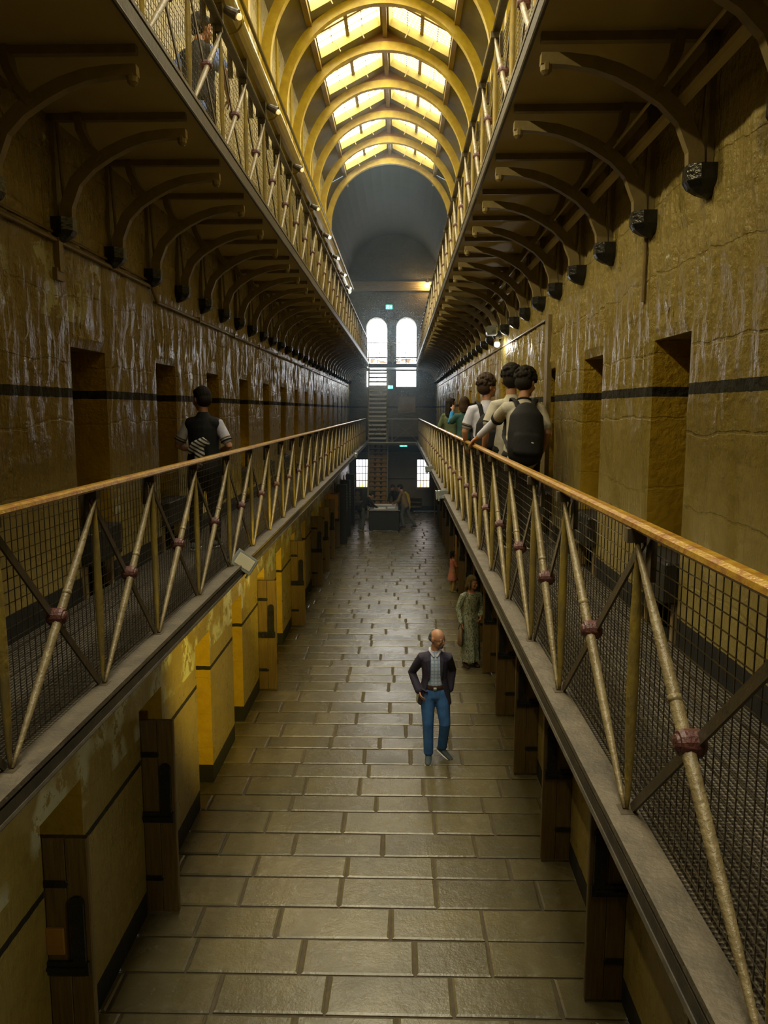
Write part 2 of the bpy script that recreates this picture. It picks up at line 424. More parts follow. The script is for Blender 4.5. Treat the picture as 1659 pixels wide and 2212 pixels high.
def side_wall(name, xg, x1, o, og, o1, label):
    m = MB(); D = .75
    def rq(xw, ya, yb, za, zb):
        if yb - ya < .02 or zb - za < .02: return
        ya_, yb_ = max(ya, 1.2), yb
        if ya_ > ya: m.quad((xw,ya,za),(xw,min(ya_,yb),za),(xw,min(ya_,yb),zb),(xw,ya,zb))
        if yb_ <= ya_: return
        st = .034 if ya_ < 14 else .06
        nyy = max(1, int((yb_-ya_)/st)); nz = max(1, int((zb-za)/.075)); v = []; f = []
        for j in range(nz+1):
            z = za + (zb-za)*j/nz
            for i in range(nyy+1):
                y = ya_ + (yb_-ya_)*i/nyy; e = min((y-ya_), (yb_-y), .05)/.05; e = min(e, min(z-za, zb-z, .05)/.05 if za > FL1+.1 or True else 1)
                v.append((xw - o*max(0, relief(y, z, o))*max(0, e), y, z))
        for j in range(nz):
            for i in range(nyy): q = j*(nyy+1)+i; f.append((q, q+1, q+nyy+2, q+nyy+1))
        m.add(v, f)
    def level(xw, z0, z1, opens, zh, zs, R=False):
        opens = [a for a in opens if a > YF+.2 and a + DW < YB - .2]
        cur = YF
        for a in opens:
            if R: rq(xw, cur, a, z0, z1); rq(xw, a, a+DW, zh, z1)
            else:
                m.quad((xw,cur,z0),(xw,a,z0),(xw,a,z1),(xw,cur,z1))
                m.quad((xw,a,zh),(xw,a+DW,zh),(xw,a+DW,z1),(xw,a,z1))
            if zs > z0: m.quad((xw,a,z0),(xw,a+DW,z0),(xw,a+DW,zs),(xw,a,zs))
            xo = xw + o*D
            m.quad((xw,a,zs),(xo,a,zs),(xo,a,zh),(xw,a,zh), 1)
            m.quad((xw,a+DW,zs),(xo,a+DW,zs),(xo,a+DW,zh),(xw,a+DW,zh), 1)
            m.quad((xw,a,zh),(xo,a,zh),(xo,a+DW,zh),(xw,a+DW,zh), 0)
            m.quad((xo,a,zs),(xo,a+DW,zs),(xo,a+DW,zh),(xo,a,zh), 2)  # flat black back stands in for the darkness deep in the recess
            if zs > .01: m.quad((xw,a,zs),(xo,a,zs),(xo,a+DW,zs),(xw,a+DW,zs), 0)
            cur = a + DW
        (rq(xw, cur, YB, z0, z1) if R else m.quad((xw,cur,z0),(xw,YB,z0),(xw,YB,z1),(xw,cur,z1)))
    level(xg, 0, FL1-.06, og, 1.99, 0)
    level(x1, FL1-.06, U2, o1, EYE+.447, FL1, True); m.quad((x1,YF,U2),(x1,YB,U2),(x1,YB,EYE+7.2),(x1,YF,EYE+7.2))
    if abs(xg-x1) > .01: m.quad((xg,YF,FL1-.06),(xg,YB,FL1-.06),(x1,YB,FL1-.06),(x1,YF,FL1-.06))
    return tag(m.build(name, [M['wall'], M['jamb'], M['matteblack']], fix=False), label, 'wall', kind='structure')
side_wall('wall_left', WL, WL, -1, L_G, L_1, 'painted stone wall of cells with black band on the left')
side_wall('wall_right', WRG, WR, 1, R_G, R_1, 'painted stone wall of cells with black band on the right')
# outer skins so that no daylight leaks in
m = MB(); m.box(WL-1.1, WR+1.1, YF-.15, YF, -.2, 13)
tag(m.build('wall_front', M['wall']), 'plain painted wall closing the hall behind the viewer', 'wall', kind='structure')

# end wall with its windows
WIN = []   # x0, x1, z0, z1, arched
AX = [(-1.568, -.60), (-.215, .735)]
holes = []
for (a, b) in AX: holes.append((a, b, EYE+1.02, EYE+4.14, True))
GX = [(-2.06, -1.48), (.78, 1.36)]
for (a, b) in GX: holes.append((a, b, EYE-3.60, EYE-2.29, False))
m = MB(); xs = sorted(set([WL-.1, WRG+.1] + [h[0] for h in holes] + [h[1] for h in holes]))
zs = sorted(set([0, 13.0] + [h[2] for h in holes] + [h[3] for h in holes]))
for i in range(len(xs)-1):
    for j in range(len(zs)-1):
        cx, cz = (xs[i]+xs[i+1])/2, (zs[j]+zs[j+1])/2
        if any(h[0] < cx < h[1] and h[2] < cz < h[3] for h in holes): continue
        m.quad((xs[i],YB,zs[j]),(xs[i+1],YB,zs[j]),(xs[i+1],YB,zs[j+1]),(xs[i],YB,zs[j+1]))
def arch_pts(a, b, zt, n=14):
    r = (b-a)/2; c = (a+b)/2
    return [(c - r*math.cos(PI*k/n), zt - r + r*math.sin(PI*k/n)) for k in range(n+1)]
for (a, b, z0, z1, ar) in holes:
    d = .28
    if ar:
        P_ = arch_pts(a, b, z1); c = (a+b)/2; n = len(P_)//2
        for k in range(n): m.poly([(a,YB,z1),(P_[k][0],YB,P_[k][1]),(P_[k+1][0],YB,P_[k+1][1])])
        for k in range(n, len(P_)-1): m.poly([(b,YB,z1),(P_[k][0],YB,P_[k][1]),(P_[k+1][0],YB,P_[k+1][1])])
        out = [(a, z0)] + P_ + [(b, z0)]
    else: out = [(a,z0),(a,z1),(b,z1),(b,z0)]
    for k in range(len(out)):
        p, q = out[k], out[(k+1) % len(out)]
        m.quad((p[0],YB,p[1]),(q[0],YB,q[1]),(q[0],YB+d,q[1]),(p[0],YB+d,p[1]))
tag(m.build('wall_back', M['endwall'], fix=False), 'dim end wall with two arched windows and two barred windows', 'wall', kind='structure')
wn = 1
def arched_window(a, b, z0, z1):
    global wn
    P_ = [(a, z0)] + arch_pts(a, b, z1) + [(b, z0)]
    m = MB(); m.prism(P_, 'y', YB+.20, YB+.215)
    root = m.build('window_%d' % wn, M['winglass']); 
    tag(root, 'bright tall arched window in the end wall, %s of the pair' % ('left' if wn == 1 else 'right'), 'window', kind='structure'); wn += 1
    f = MB()
    for (p, q) in zip(P_, P_[1:]): f.bar((p[0],YB+.17,p[1]), (q[0],YB+.17,q[1]), .05, .05, (0,1,0))
    zb = EYE + 2.36
    f.box(a, b, YB+.13, YB+.18, zb-.03, zb+.03)
    f.box(a, b, YB+.13, YB+.18, EYE+1.75, EYE+1.86)
    f.box((a+b)/2-.015, (a+b)/2+.015, YB+.15, YB+.18, z0, zb)
    f.box(a, b, YB+.10, YB+.2, z0-.02, z0+.03)
    f.build('window_frame', M['winframe'], root)
    return root
for (a, b) in AX: arched_window(a, b, EYE+1.02, EYE+4.14)
mg = mat('ground_window_view', (.8,.8,.8), .4, emis=(1,1,1), es=1.5); t = NT(mg); P = t.pos((3,1,1.2))
z_ = t.sep(t.pos())[2]
mrn = t.new('ShaderNodeMapRange'); mrn.inputs[1].default_value = EYE-3.5; mrn.inputs[2].default_value = EYE-2.8; t.link(z_, mrn.inputs[0])
vn = t.noise(P, 3.2, 2)
lowc = t.mix(t.ramp(vn, [(.42, 0.), (.58, 1.)]), (.85, .62, .12), (.62, .55, .60))
t.link(t.mix(mrn.outputs[0], lowc, (.92, .90, 1.0)), t.b.inputs['Emission Color'])
for i, (a, b) in enumerate(GX):
    m = MB(); m.box(a, b, YB+.2, YB+.215, EYE-3.60, EYE-2.29)
    root = m.build('window_%d' % wn, mg); wn += 1
    tag(root, ('barred ground floor window left of the far stairs', 'barred ground floor window at the right end of the far wall')[i], 'window', kind='structure')
    f = MB()
    for k in range(5): x = a + (b-a)*k/4; f.box(x-.012, x+.012, YB+.06, YB+.085, EYE-3.6, EYE-2.29)
    for k in range(5): z = EYE-3.6 + 1.31*k/4; f.box(a, b, YB+.085, YB+.11, z-.014, z+.014)
    f.build('window_bars', M['winframe'], root)
    f = MB(); f.box(a-.04, b+.04, YB-.05, YB+.1, EYE-3.68, EYE-3.60); f.build('window_sill', M['board'], root)
# light cornice ledge at the springing of the far vault
m = MB(); m.box(WL, WR, YB-.12, YB, EYE+5.30, EYE+5.72)
for k in range(5): m.box(WL, WR, YB-.14-.004*k, YB-.12, EYE+5.33+.08*k, EYE+5.36+.08*k)
tag(m.build('trim_1', noisy('pale_beam_timber', (.46,.40,.29), (.34,.29,.20), .5, 6, stretch=(1,1,12))), 'pale timber beam across the end wall above the exit sign', 'beam', kind='structure')

# ------------------------------------------------------------------ roof
RIBS = [25.2 - 1.905*k for k in range(16)]
cm = MB(); wy0 = .10; OX0, OX1 = .09, 1.33
for k, yb in enumerate(RIBS):
    ya = yb - 1.905
    a, b = ya + .14, yb - .34
    for s in (-1, 1):
        def P(dx, y): return (XC + s*dx, y, zroof(dx))
        cm.quad(P(0,ya), P(OX0,ya), P(OX0,yb), P(0,yb))
        cm.quad(P(OX1,ya), P(RAD+.02,ya), P(RAD+.02,yb), P(OX1,yb))
        cm.quad(P(OX0,ya), P(OX1,ya), P(OX1,a), P(OX0,a)); cm.quad(P(OX0,b), P(OX1,b), P(OX1,yb), P(OX0,yb))
# far vault without glass
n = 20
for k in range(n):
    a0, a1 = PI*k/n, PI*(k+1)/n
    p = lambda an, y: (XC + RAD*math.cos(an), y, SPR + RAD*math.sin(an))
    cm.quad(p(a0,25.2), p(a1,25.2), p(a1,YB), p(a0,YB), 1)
cm.quad((WL,RIBS[-1]-1.905,zroof(RAD)),(WL,YF,zroof(RAD)),(WR,YF,zroof(RAD)),(WR,RIBS[-1]-1.905,zroof(RAD)))
# gable closing board above last arch
arc = [(XC + RAD*math.cos(PI*k/n), SPR + RAD*math.sin(PI*k/n)) for k in range(n+1)]
for k in range(n):
    (x0,z0),(x1,z1) = arc[k], arc[k+1]
    cm.quad((x0,25.24,z0),(x1,25.24,z1),(x1,25.24,max(zroof(x1-XC), z1)),(x0,25.24,max(zroof(x0-XC), z0)))
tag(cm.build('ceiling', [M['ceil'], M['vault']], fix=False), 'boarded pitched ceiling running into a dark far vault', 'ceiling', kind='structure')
# skylights
def skylight(k, s):
    global wn
    yb = RIBS[k]; a, b = yb - 1.905 + .14, yb - .34; H = .19
    nx, nz = s*SLOPE/math.hypot(1,SLOPE), 1/math.hypot(1,SLOPE)
    def P(dx, y, h): return (XC + s*dx + nx*h, y, zroof(dx) + nz*h)
    m = MB(); m.quad(P(OX0,a,H), P(OX1,a,H), P(OX1,b,H), P(OX0,b,H))
    root = m.build('window_%d' % wn, M['skyglass'], fix=False); wn += 1
    side = 'left' if s < 0 else 'right'
    lab = 'glowing roof light on the %s slope, %s one back from the dark far vault' % (side, ORD[k]) if k < 6 else 'roof light on the %s slope above and behind the viewer' % side
    tag(root, lab, 'skylight', 'roof lights along the ridge', 'structure')
    c = MB()
    c.quad(P(OX0,a,0),P(OX1,a,0),P(OX1,a,H),P(OX0,a,H)); c.quad(P(OX0,b,0),P(OX1,b,0),P(OX1,b,H),P(OX0,b,H))
    c.quad(P(OX0,a,0),P(OX0,b,0),P(OX0,b,H),P(OX0,a,H)); c.quad(P(OX1,a,0),P(OX1,b,0),P(OX1,b,H),P(OX1,a,H))
    c.build('window_curb', M['curb'], root, fix=False)
    f = MB()
    up = (nx,0,nz)
    for i in range(1, 2): 
        y_ = a + (b-a)*i/2; f.bar(P(OX0,y_,H-.03), P(OX1,y_,H-.03), .07, .05, up)
    dm = OX0 + (OX1-OX0)*.5; f.bar(P(dm,a,H-.03), P(dm,b,H-.03), .08, .05, up)
    for i in (.25, .75): dq = OX0+(OX1-OX0)*i; f.bar(P(dq,a,H-.02), P(dq,b,H-.02), .015, .02, up)
    nl = 14 if s > 0 else 5
    for i in range(1, nl): y_ = a + (b-a)*i/nl; f.bar(P(OX0,y_,H-.02), P(OX1,y_,H-.02), .022, .02, up)
    for i in (.3, .7): dq = OX0+(OX1-OX0)*i; f.tube(P(dq,b-.02,H*.7), P(dq,b-.02,-.08), .012, 6)
    f.build('glazing_bars', M['frame'], root)
for k in range(len(RIBS)):
    for s in (-1, 1): skylight(k, s)
# arches
def roof_arch():
    root = empty('roof_arch', (0,0,0), None, 'roof arch', 'timber arches under the glazed roof')
    m = MB(); R0, R1 = RAD, RAD-.17; n = 36
    def sec(an, r): return (XC + r*math.cos(an), SPR + r*math.sin(an))
    for k in range(n):
        a0, a1 = PI*k/n, PI*(k+1)/n
        q = [sec(a0,R0), sec(a1,R0), sec(a1,R1), sec(a0,R1)]
        m.prism(q, 'y', -.07, .07)
    m.build('arch_rib', M['roofyellow'], root)
    for s in (-1, 1):
        m = MB(); x = XC + s*(RAD-.085); m.box(x-.085, x+.085, -.07, .07, SPR-.75, SPR); m.prism([(x-.085, SPR-.75), (x+.085, SPR-.75), (XC+s*RAD, SPR-.95)], 'y', -.07, .07)
        m.build('arch_foot', M['roofyellow'], root)
    m = MB(); n = 24
    for k in range(n):
        a0, a1 = PI*k/n, PI*(k+1)/n
        (x0,z0),(x1,z1) = sec(a0,RAD-.01), sec(a1,RAD-.01)
        t0, t1 = max(zroof(x0-XC), z0+.001), max(zroof(x1-XC), z1+.001)
        if max(abs(x0-XC), abs(x1-XC)) < 1.45:
            m.prism([(x0,z0),(x1,z1),(x1,t1),(x0,t0)], 'y', -.035, .035)
    m.build('gable_board', M['rooforange'], root)
    for dx in (-1.40, 1.40):
        m = MB(); m.box(XC+dx-.05, XC+dx+.05, -.95, .95, zroof(dx)-.10, zroof(dx)-.0); m.build('purlin', M['frame'], root)
    m = MB(); m.box(XC-.045, XC+.045, -.95, .95, RIDGE-.16, RIDGE-.02); m.build('ridge_beam', M['frame'], root)
    return root
ra = roof_arch()
for k, y in enumerate(RIBS):
    o = ra if k == 0 else dup(ra, (0, y, 0)); o.location = (0, y, 0)
    o['label'] = ('yellow timber roof arch framing the dark far vault' if k == 0 else
        'yellow timber roof arch, %s forward of the one at the dark vault' % ORD[k-1] if k < 8 else 'yellow timber roof arch over or behind the viewer, out of the glow')
# pale boards on the high walls between arch feet
m = MB()
for k in range(len(RIBS)):
    for s, xw in ((-1, WL), (1, WR)):
        m.box(min(xw, xw - s*.03), max(xw, xw - s*.03), RIBS[k]-.32, RIBS[k]-.12, SPR-.9, SPR+1.15)
tag(m.build('trim_2', M['roofyellow']), 'yellow upright boards on the high walls beside the arch feet', 'trim', kind='structure')
# ------------------------------------------------------------------ galleries
def gallery(name, xw, xe, z0, z1, matz, label):
    root = empty(name, ((xw+xe)/2, 0, z1), label, 'gallery')
    root.location = (0,0,0)
    d = 1 if xe > xw else -1
    m = MB(); lo, hi = min(xw, xe), max(xw, xe)
    m.box(lo, hi, YF, YB, z0, z1); o = m.build('slab', M['soffit'] if matz else M['slab'], root)
    m = MB()
    a, b = sorted((xe - d*.105, xe + d*.012)); m.box(a, b, YF, YB, z1, z1+.025)
    m.build('kerb', M['slab'], root)
    m = MB(); a, b = sorted((xe, xe + d*.010)); m.box(a, b, YF, YB, z0-.02, z1-.015)
    m.tube((xe+d*.008, YF, z0-.015), (xe+d*.008, YB, z0-.015), .012, 6)
    m.build('edge_strip', M['slabedge'], root)
    if not matz:
        m = MB(); a, b = sorted((xw + d*.0, xe - d*.105)); m.box(a, b, YF, YB-.2, z1, z1+.022)
        m.build('floor_mat', M['mat'], root)
    return root
gallery('gallery_walkway', WL, S1L, FL1-.06, FL1, False, 'first floor gallery walkway with studded mat along the left wall')
gallery('gallery_walkway', WR, S1R, FL1-.06, FL1, False, 'first floor gallery walkway with studded mat along the right wall')
gallery('gallery_walkway', WL, S2L, U2, FL2, True, 'upper gallery walkway along the left wall, seen from underneath')
gallery('gallery_walkway', WR, S2R, U2, FL2, True, 'upper gallery walkway along the right wall, seen from underneath')
# end bridges
YC = 33.9
def bridge(z0, z1, xa, xb, label):
    m = MB(); m.box(xa, xb, YC, YB, z0, z1)
    o = m.build('end_landing', M['slabedge']); tag(o, label, 'landing')
    return o
bl = bridge(FL1-.12, FL1, S1L, S1R, 'dark landing joining both first floor galleries before the end wall')
m = MB(); m.box(S1L, S1R, YC-.02, YC+.05, FL1-.02, FL1+.03); m.build('edge_rail', M['steel'], bl)
b2 = bridge(EYE+1.82, EYE+1.98, S2L, S2R, 'dark upper landing crossing in front of the arched windows')

# ------------------------------------------------------------------ balustrades
PR = [(0,.006),(.04,.010),(.25,.0185),(.5,.0215),(.75,.0185),(.96,.010),(1,.006)]
def balustrade(xr, zf, posts, hr, d, label, hm=None):
    """d = +1 when the walkway lies on the -x side (left gallery)"""
    root = empty('balustrade', (0,0,0), label, 'balustrade')
    top = zf + hr - .055; bot = zf + .03
    y0, y1 = posts[0]-.5, posts[-1]
    m = MB()
    hrp = [(-.034,-.006),(-.026,-.016),(.026,-.016),(.034,-.006),(.030,.008),(.014,.016),(-.014,.016),(-.030,.008)]
    pts = [(xr+p[0], zf+hr+p[1]) for p in hrp]
    m.prism(pts, 'y', YF+.1 if y0 < 3.5 else y0, YC)
    m.build('handrail', hm or M['handrail'], root, smooth=False)
    # mesh first: verticals every 5 cm, horizontals every 5 cm
    m = MB(); xm = xr - d*.055; r = .0016
    y = y0
    while y < y1:
        wv = r if y < 14 else r*1.5
        m.box(xm-wv, xm+wv, y-wv, y+wv, zf+.03, zf+hr-.02); y += .05 if y < 14 else .1
    z = zf + .05
    while z < zf+hr-.03: m.box(xm-r-.001, xm+r-.001, y0, y1, z-r, z+r); z += .05
    o = m.build('wire_mesh', M['wire'], root, fix=False)
    proto = {}
    for i, yp in enumerate(posts):
        if 'post' not in proto:
            a = MB(); a.prof((0,0,bot-zf), (0,0,top-zf), PR, 8); proto['post'] = a.build('post', M['postyellow'], root, smooth=True)
            b = MB(); b.box(-d*.045-.010, -d*.045+.010, -.026, .026, top-zf-.14, hr-.012); b.box(-.045, .02, -.02, .02, top-zf-.005, hr-.012)
            proto['cap'] = b.build('rail_bracket', M['darkbar'], root)
            c = MB(); c.cbox((0,0,.012), (.06,.07,.03)); proto['foot'] = c.build('post_foot', M['darkbar'], root)
            for o in proto.values(): o.location = (xr, yp, zf)
        else:
            for o in list(proto.values())[:3]:
                q = o.copy(); C.objects.link(q); q.location = (xr, yp, zf)
        if i+1 < len(posts):
            y2 = posts[i+1]; L = y2 - yp; key = 'L%.3f' % L
            if key not in proto:
                a = MB(); a.prof((d*.010, L, top-zf), (d*.010, 0, bot-zf), PR, 8)
                a.tube((d*.01, L*.60, (bot+(top-bot)*.60)-zf), (d*.01, L*.585, (bot+(top-bot)*.585)-zf), .0215, 8)
                x = a.build('round_brace', M['diag'], root, smooth=True)
                b = MB(); b.bar((-d*.018, 0, top-zf), (-d*.018, L, bot-zf), .010, .034, (0,0,1)); y_ = b.build('flat_brace', M['darkbar'], root)
                c = MB(); zc = (top+bot)/2 - zf
                c.prof((-d*.04, L/2, zc), (d*.045, L/2, zc), [(0,.028),(.15,.040),(.7,.040),(.85,.034),(.86,.026),(.95,.024),(1,.012)], 14)
                z_ = c.build('boss', M['boss'], root, smooth=False)
                proto[key] = (x, y_, z_)
                for o in proto[key]: o.location = (xr, yp, zf)
            else:
                for o in proto[key]:
                    q = o.copy(); C.objects.link(q); q.location = (xr, yp, zf)
    return root
def series(first, start, step):
    out = list(first); y = start
    while y < YC - .3: out.append(y); y += step
    out.append(YC); return out
balustrade(R1L, FL1, series([1.88, 2.85, 3.81, 4.72, 5.73], 6.83, 1.06), 1.05, 1, 'yellow lattice balustrade with orange handrail and wire mesh, first floor left')
balustrade(R1R, FL1, series([1.53, 2.59, 3.76], 4.62, 1.035), 1.05, -1, 'yellow lattice balustrade with worn red-brown handrail and wire mesh, first floor right')
balustrade(R2L, FL2, series([], 4.60, .985), 1.0, 1, 'yellow lattice balustrade of the upper left gallery under the duct', M['darkbar'])
balustrade(R2R, FL2, series([], 4.75, .985), 1.0, -1, 'yellow lattice balustrade of the upper right gallery', M['darkbar'])
def cross_rail(z, xa, xb, hr, label, bars):
    root = empty('cross_railing', (0,YC,z), label, 'railing')
    m = MB(); m.box(xa, xb, -.02, .02, hr-.03, hr+.005); m.build('handrail', M['steel'], root)
    xm = (xa+xb)/2; m = MB()
    for x in (xa, xm, xb): m.box(x-.018, x+.018, -.018, .018, 0, hr)
    m.build('upright', M['diag'], root)
    m = MB()
    for (p, q) in ((xa, xm), (xm, xb)):
        m.bar((p,0,.04),(q,0,hr-.05), .02, .03, (0,1,0)); m.bar((q,.02,.04),(p,.02,hr-.05), .02, .03, (0,1,0))
        m.prof(((p+q)/2,-.04,hr/2), ((p+q)/2,.04,hr/2), [(0,.03),(1,.03)], 10)
    m.build('cross_brace', M['diag'], root)
    m = MB()
    for k in range(1, bars): zz = hr*k/bars; m.box(xa, xb, -.003, .003, zz-.003, zz+.003)
    m.build('wire', M['wire'], root)
    return root
cross_rail(FL1, R1L, R1R, 1.05, 'cross-braced railing across the far end of the first floor gallery', 9)
cross_rail(EYE+1.98, R2L, R2R, .9, 'cross-braced railing across the upper landing before the arched windows', 5)

# ------------------------------------------------------------------ arched brackets under the upper gallery
ARC = [(.095,1.28),(.10,1.36),(.165,1.516),(.265,1.62),(.39,1.70),(.50,1.755),(.62,1.795),(.756,1.815),(.885,1.82)]
def bracket(d, proj):
    """built at y = 0 against a wall plane x = 0, growing towards d"""
    root = empty('gallery_bracket', (0,0,EYE), None, 'bracket', None)
    c = MB(); w_, dp = .085, .15
    rings = [(1.28,1.0),(1.20,1.0),(1.165,.86),(1.135,.55),(1.115,.18)]
    v = []; f = []
    for (z, k) in rings:
        for (x, y) in ((0,-1),(.62,-1),(1,-.45),(1,.45),(.62,1),(0,1)): v.append((d*x*dp*k, y*w_*k, z))
    for r in range(4):
        for i in range(6): j = (i+1) % 6; f.append((r*6+i, r*6+j, r*6+6+j, r*6+6+i))
    f.append(tuple(range(6))); f.append(tuple(range(24,30)))
    c.add(v, f); c.build('corbel', M['black'], root)
    a = MB(); s = proj/.885
    A = [Vector((d*p[0]*s, 0, p[1])) for p in ARC]
    th = [.085,.085,.08,.078,.075,.07,.065,.06,.055]; W = .028
    v = []; f = []
    for i, p in enumerate(A):
        t_ = (A[min(i+1,len(A)-1)] - A[max(i-1,0)]).normalized(); n_ = Vector((-t_.z,0,t_.x))
        for (sy, sn) in ((-W,-1),(W,-1),(W,1),(-W,1)): v.append(p + n_*sn*th[i]/2 + Vector((0,sy,0)))
    for i in range(len(A)-1):
        for k in range(4): j = (k+1) % 4; f.append((i*4+k, i*4+j, i*4+4+j, i*4+4+k))
    f.append((0,1,2,3)); q = (len(A)-1)*4; f.append((q,q+1,q+2,q+3))
    a.add(v, f)
    # forked strut rising from the arch to the slab corner
    B = [Vector((d*.33*s,0,1.66)), Vector((d*.26*s,0,1.74)), Vector((d*.215*s,0,1.84)), Vector((d*.20*s,0,1.945))]
    for p, q in zip(B, B[1:]): a.bar(p, q, .05, .085, (0,1,0))
    a.build('arch', M['iron'], root)
    p = MB(); p.box(*sorted((d*.01, d*.045)), -.022, .022, 1.28, 1.95); p.tube((d*.09, .0, 1.28), (d*.06, .0, 1.93), .012, 6); p.build('wall_post', M['iron'], root)
    j = MB(); j.box(*sorted((0, d*proj)), -.022, .022, 1.905, 1.95); j.build('joist', M['iron'], root)
    k = MB(); k.prof((d*(proj-.03),0,1.83),(d*(proj-.03),0,1.745),[(0,.02),(.4,.032),(.8,.03),(1,.014)],10); k.build('drop_knob', M['iron'], root)
    return root
bl_ = bracket(1, .93); br_ = bracket(-1, .93)
def place_brackets(proto, xw, y0, side, wall_gap):
    y = y0 - 2*.96; k = -2; first = True
    while y < YB - .4:
        if y > 2.2:
            o = proto if first else dup(proto, (xw, y, EYE)); o.location = (xw, y, EYE); first = False
            o['group'] = 'arched brackets of the upper %s gallery' % side
            o['label'] = ('arched iron bracket on black corbel, %s along the %s wall from the viewer' % (ORD[k] if k < 10 else '', side)) if 0 <= k < 10 else \
                ('arched iron bracket close beside the viewer on the %s wall, corbel near the frame edge' % side if k < 0 else 'small distant arched bracket in the hazy run along the %s wall' % side)
        y += .96; k += 1
place_brackets(bl_, WL, 5.38, 'left', 0)
place_brackets(br_, WR, 4.33, 'right', 0)

# ------------------------------------------------------------------ cell doors on the ground floor
def cell_door(d):
    """leaf stands across the hall at y = 0; hinge side inside the recess; d = direction into the hall"""
    root = empty('cell_door', (0,0,0), None, 'door')
    a, b = sorted((-d*.30, d*.30)); m = MB()
    n = 4; wv = (b-a)/n
    for i in range(n): m.cbox((a+wv*(i+.5), 0, .965), (wv-.003, .055, 1.87), bev=.004)
    m.box(a, b, -.018, .018, .03, 1.90)
    m.build('leaf', M['wood'], root)
    for z, w0, w1, h in ((1.58, -.30, .14, .05), (.37, -.30, .14, .05)):
        m = MB(); m.cbox(((w0+w1)/2*d, -.034, z), (abs(w1-w0), .012, h), bev=.003); m.ball((d*.14,-.034,z),(.028,.007,.028),10,6)
        m.build('strap_hinge', M['black'], root)
    m = MB(); m.cbox((d*.22, -.04, 1.20), (.10, .03, .50), bev=.006); m.prof((d*.22,-.03,1.45),(d*.22,-.05,1.45),[(0,.05),(1,.048)],12)
    m.build('lock_plate', M['black'], root)
    m = MB(); m.cbox((d*.135, -.042, .98), (.30, .028, .10), bev=.005); m.tube((d*.0,-.06,.98),(d*.26,-.06,.98),.014,8); m.build('bolt', M['black'], root)
    return root
dl = cell_door(1); dr = cell_door(-1)
n = 0
for z, lab in ((4.68, 'nearest open timber cell door at the lower left, with an ochre flap'), (6.61, 'open timber cell door standing tall just past the nearest left one'),
          (12.4, 'open timber cell door below the silver floodlight, under a yellow jamb'), (16.26, 'open timber cell door left of the hall under the small bright lamp'),
          (20.12, 'fifth open timber cell door along the left side'), (22.05, 'sixth open timber cell door along the left side'), (23.98, 'open timber cell door beside the hanging ochre board'), (25.91, 'last open timber cell door before the black display panels, left side')):
    o = dl if n == 0 else dup(dl, (WL, z+.035, 0)); o.location = (WL, z+.035, 0); o['label'] = lab; o['group'] = 'open cell doors along the left wall'; n += 1
hatch = MB(); hatch.cbox((.06, -.036, 1.17), (.12,.02,.19), bev=.004); 
ho = hatch.build('ochre_flap', M['yellowcard'], dl); ho['label'] = 'small ochre inspection flap'
for k, z in enumerate([5.60 + PER*i for i in range(14)]):
    o = dr if k == 0 else dup(dr, (WRG, z+.035, 0)); o.location = (WRG, z+.035, 0)
    o['label'] = 'open timber cell door with black lock, %s from the viewer on the right side' % ORD[k] if k < 9 else 'dark distant cell door in the far run on the right side'
    o['group'] = 'open cell doors along the right wall'

# ------------------------------------------------------------------ wall vents (roundels) above the cells
def roundel():
    m = MB(); m.prof((0,0,0),(.028,0,0),[(0,.055),(.5,.055),(.55,.043),(.2,.04),(.2,.0)],18)
    return m.build('wall_roundel', M['wall'])
r0 = roundel(); tag(r0, None, 'vent'); cnt = 0
for k, y in enumerate([5.78 + PER*i for i in range(9)]):
    o = r0 if cnt == 0 else r0.copy(); 
    if cnt: C.objects.link(o)
    cnt += 1; o.location = (WL, y, EYE+.61); o['group'] = 'cast roundels above the left cell doorways'
    o['label'] = 'painted cast roundel above the %s gallery doorway on the left wall' % ORD[k]
for k, y in enumerate([4.85 + PER*i for i in range(9)]):
    o = r0.copy(); C.objects.link(o); o.location = (WR, y, EYE+.58); o.rotation_euler = (0,0,PI); o['group'] = 'cast roundels above the right cell doorways'
    o['label'] = 'painted cast roundel above the %s gallery doorway on the right wall' % ORD[k]
for k, y in enumerate([4.15, 6.0, 8.05, 10.0]):
    o = r0.copy(); C.objects.link(o); o.location = (WL, y, 2.30); o['group'] = 'cast roundels low on the left ground floor wall'
    o['label'] = 'cast roundel in peeling paint on the lower left wall, %s from the viewer' % ORD[k]

# ------------------------------------------------------------------ black reading panels in the gallery doorways
def reading_panel():
    root = empty('reading_panel', (0,0,0), None, 'information stand')
    m = MB(); m.cbox((0,0,.40), (.20,.62,.25), bev=.012); m.build('panel', M['matteblack'], root)
    for s in (-1, 1):
        m = MB(); m.box(-.03,.03,s*.26-.02,s*.26+.02,.02,.28); m.build('leg', M['board'], root)
    return root
rp = reading_panel(); n = 0
for side, lst, x in (('left', L_1, WL-.02), ('right', R_1, WR+.02)):
    k = 0
    for y in lst:
        if y < 4 or y > 16: continue
        o = rp if n == 0 else dup(rp, (x, y+DW/2, FL1)); o.location = (x, y+DW/2, FL1); n += 1
        o['label'] = 'black low reading panel in the %s gallery doorway on the %s' % (ORD[k], side); o['group'] = 'black reading panels in the %s doorways' % side; k += 1

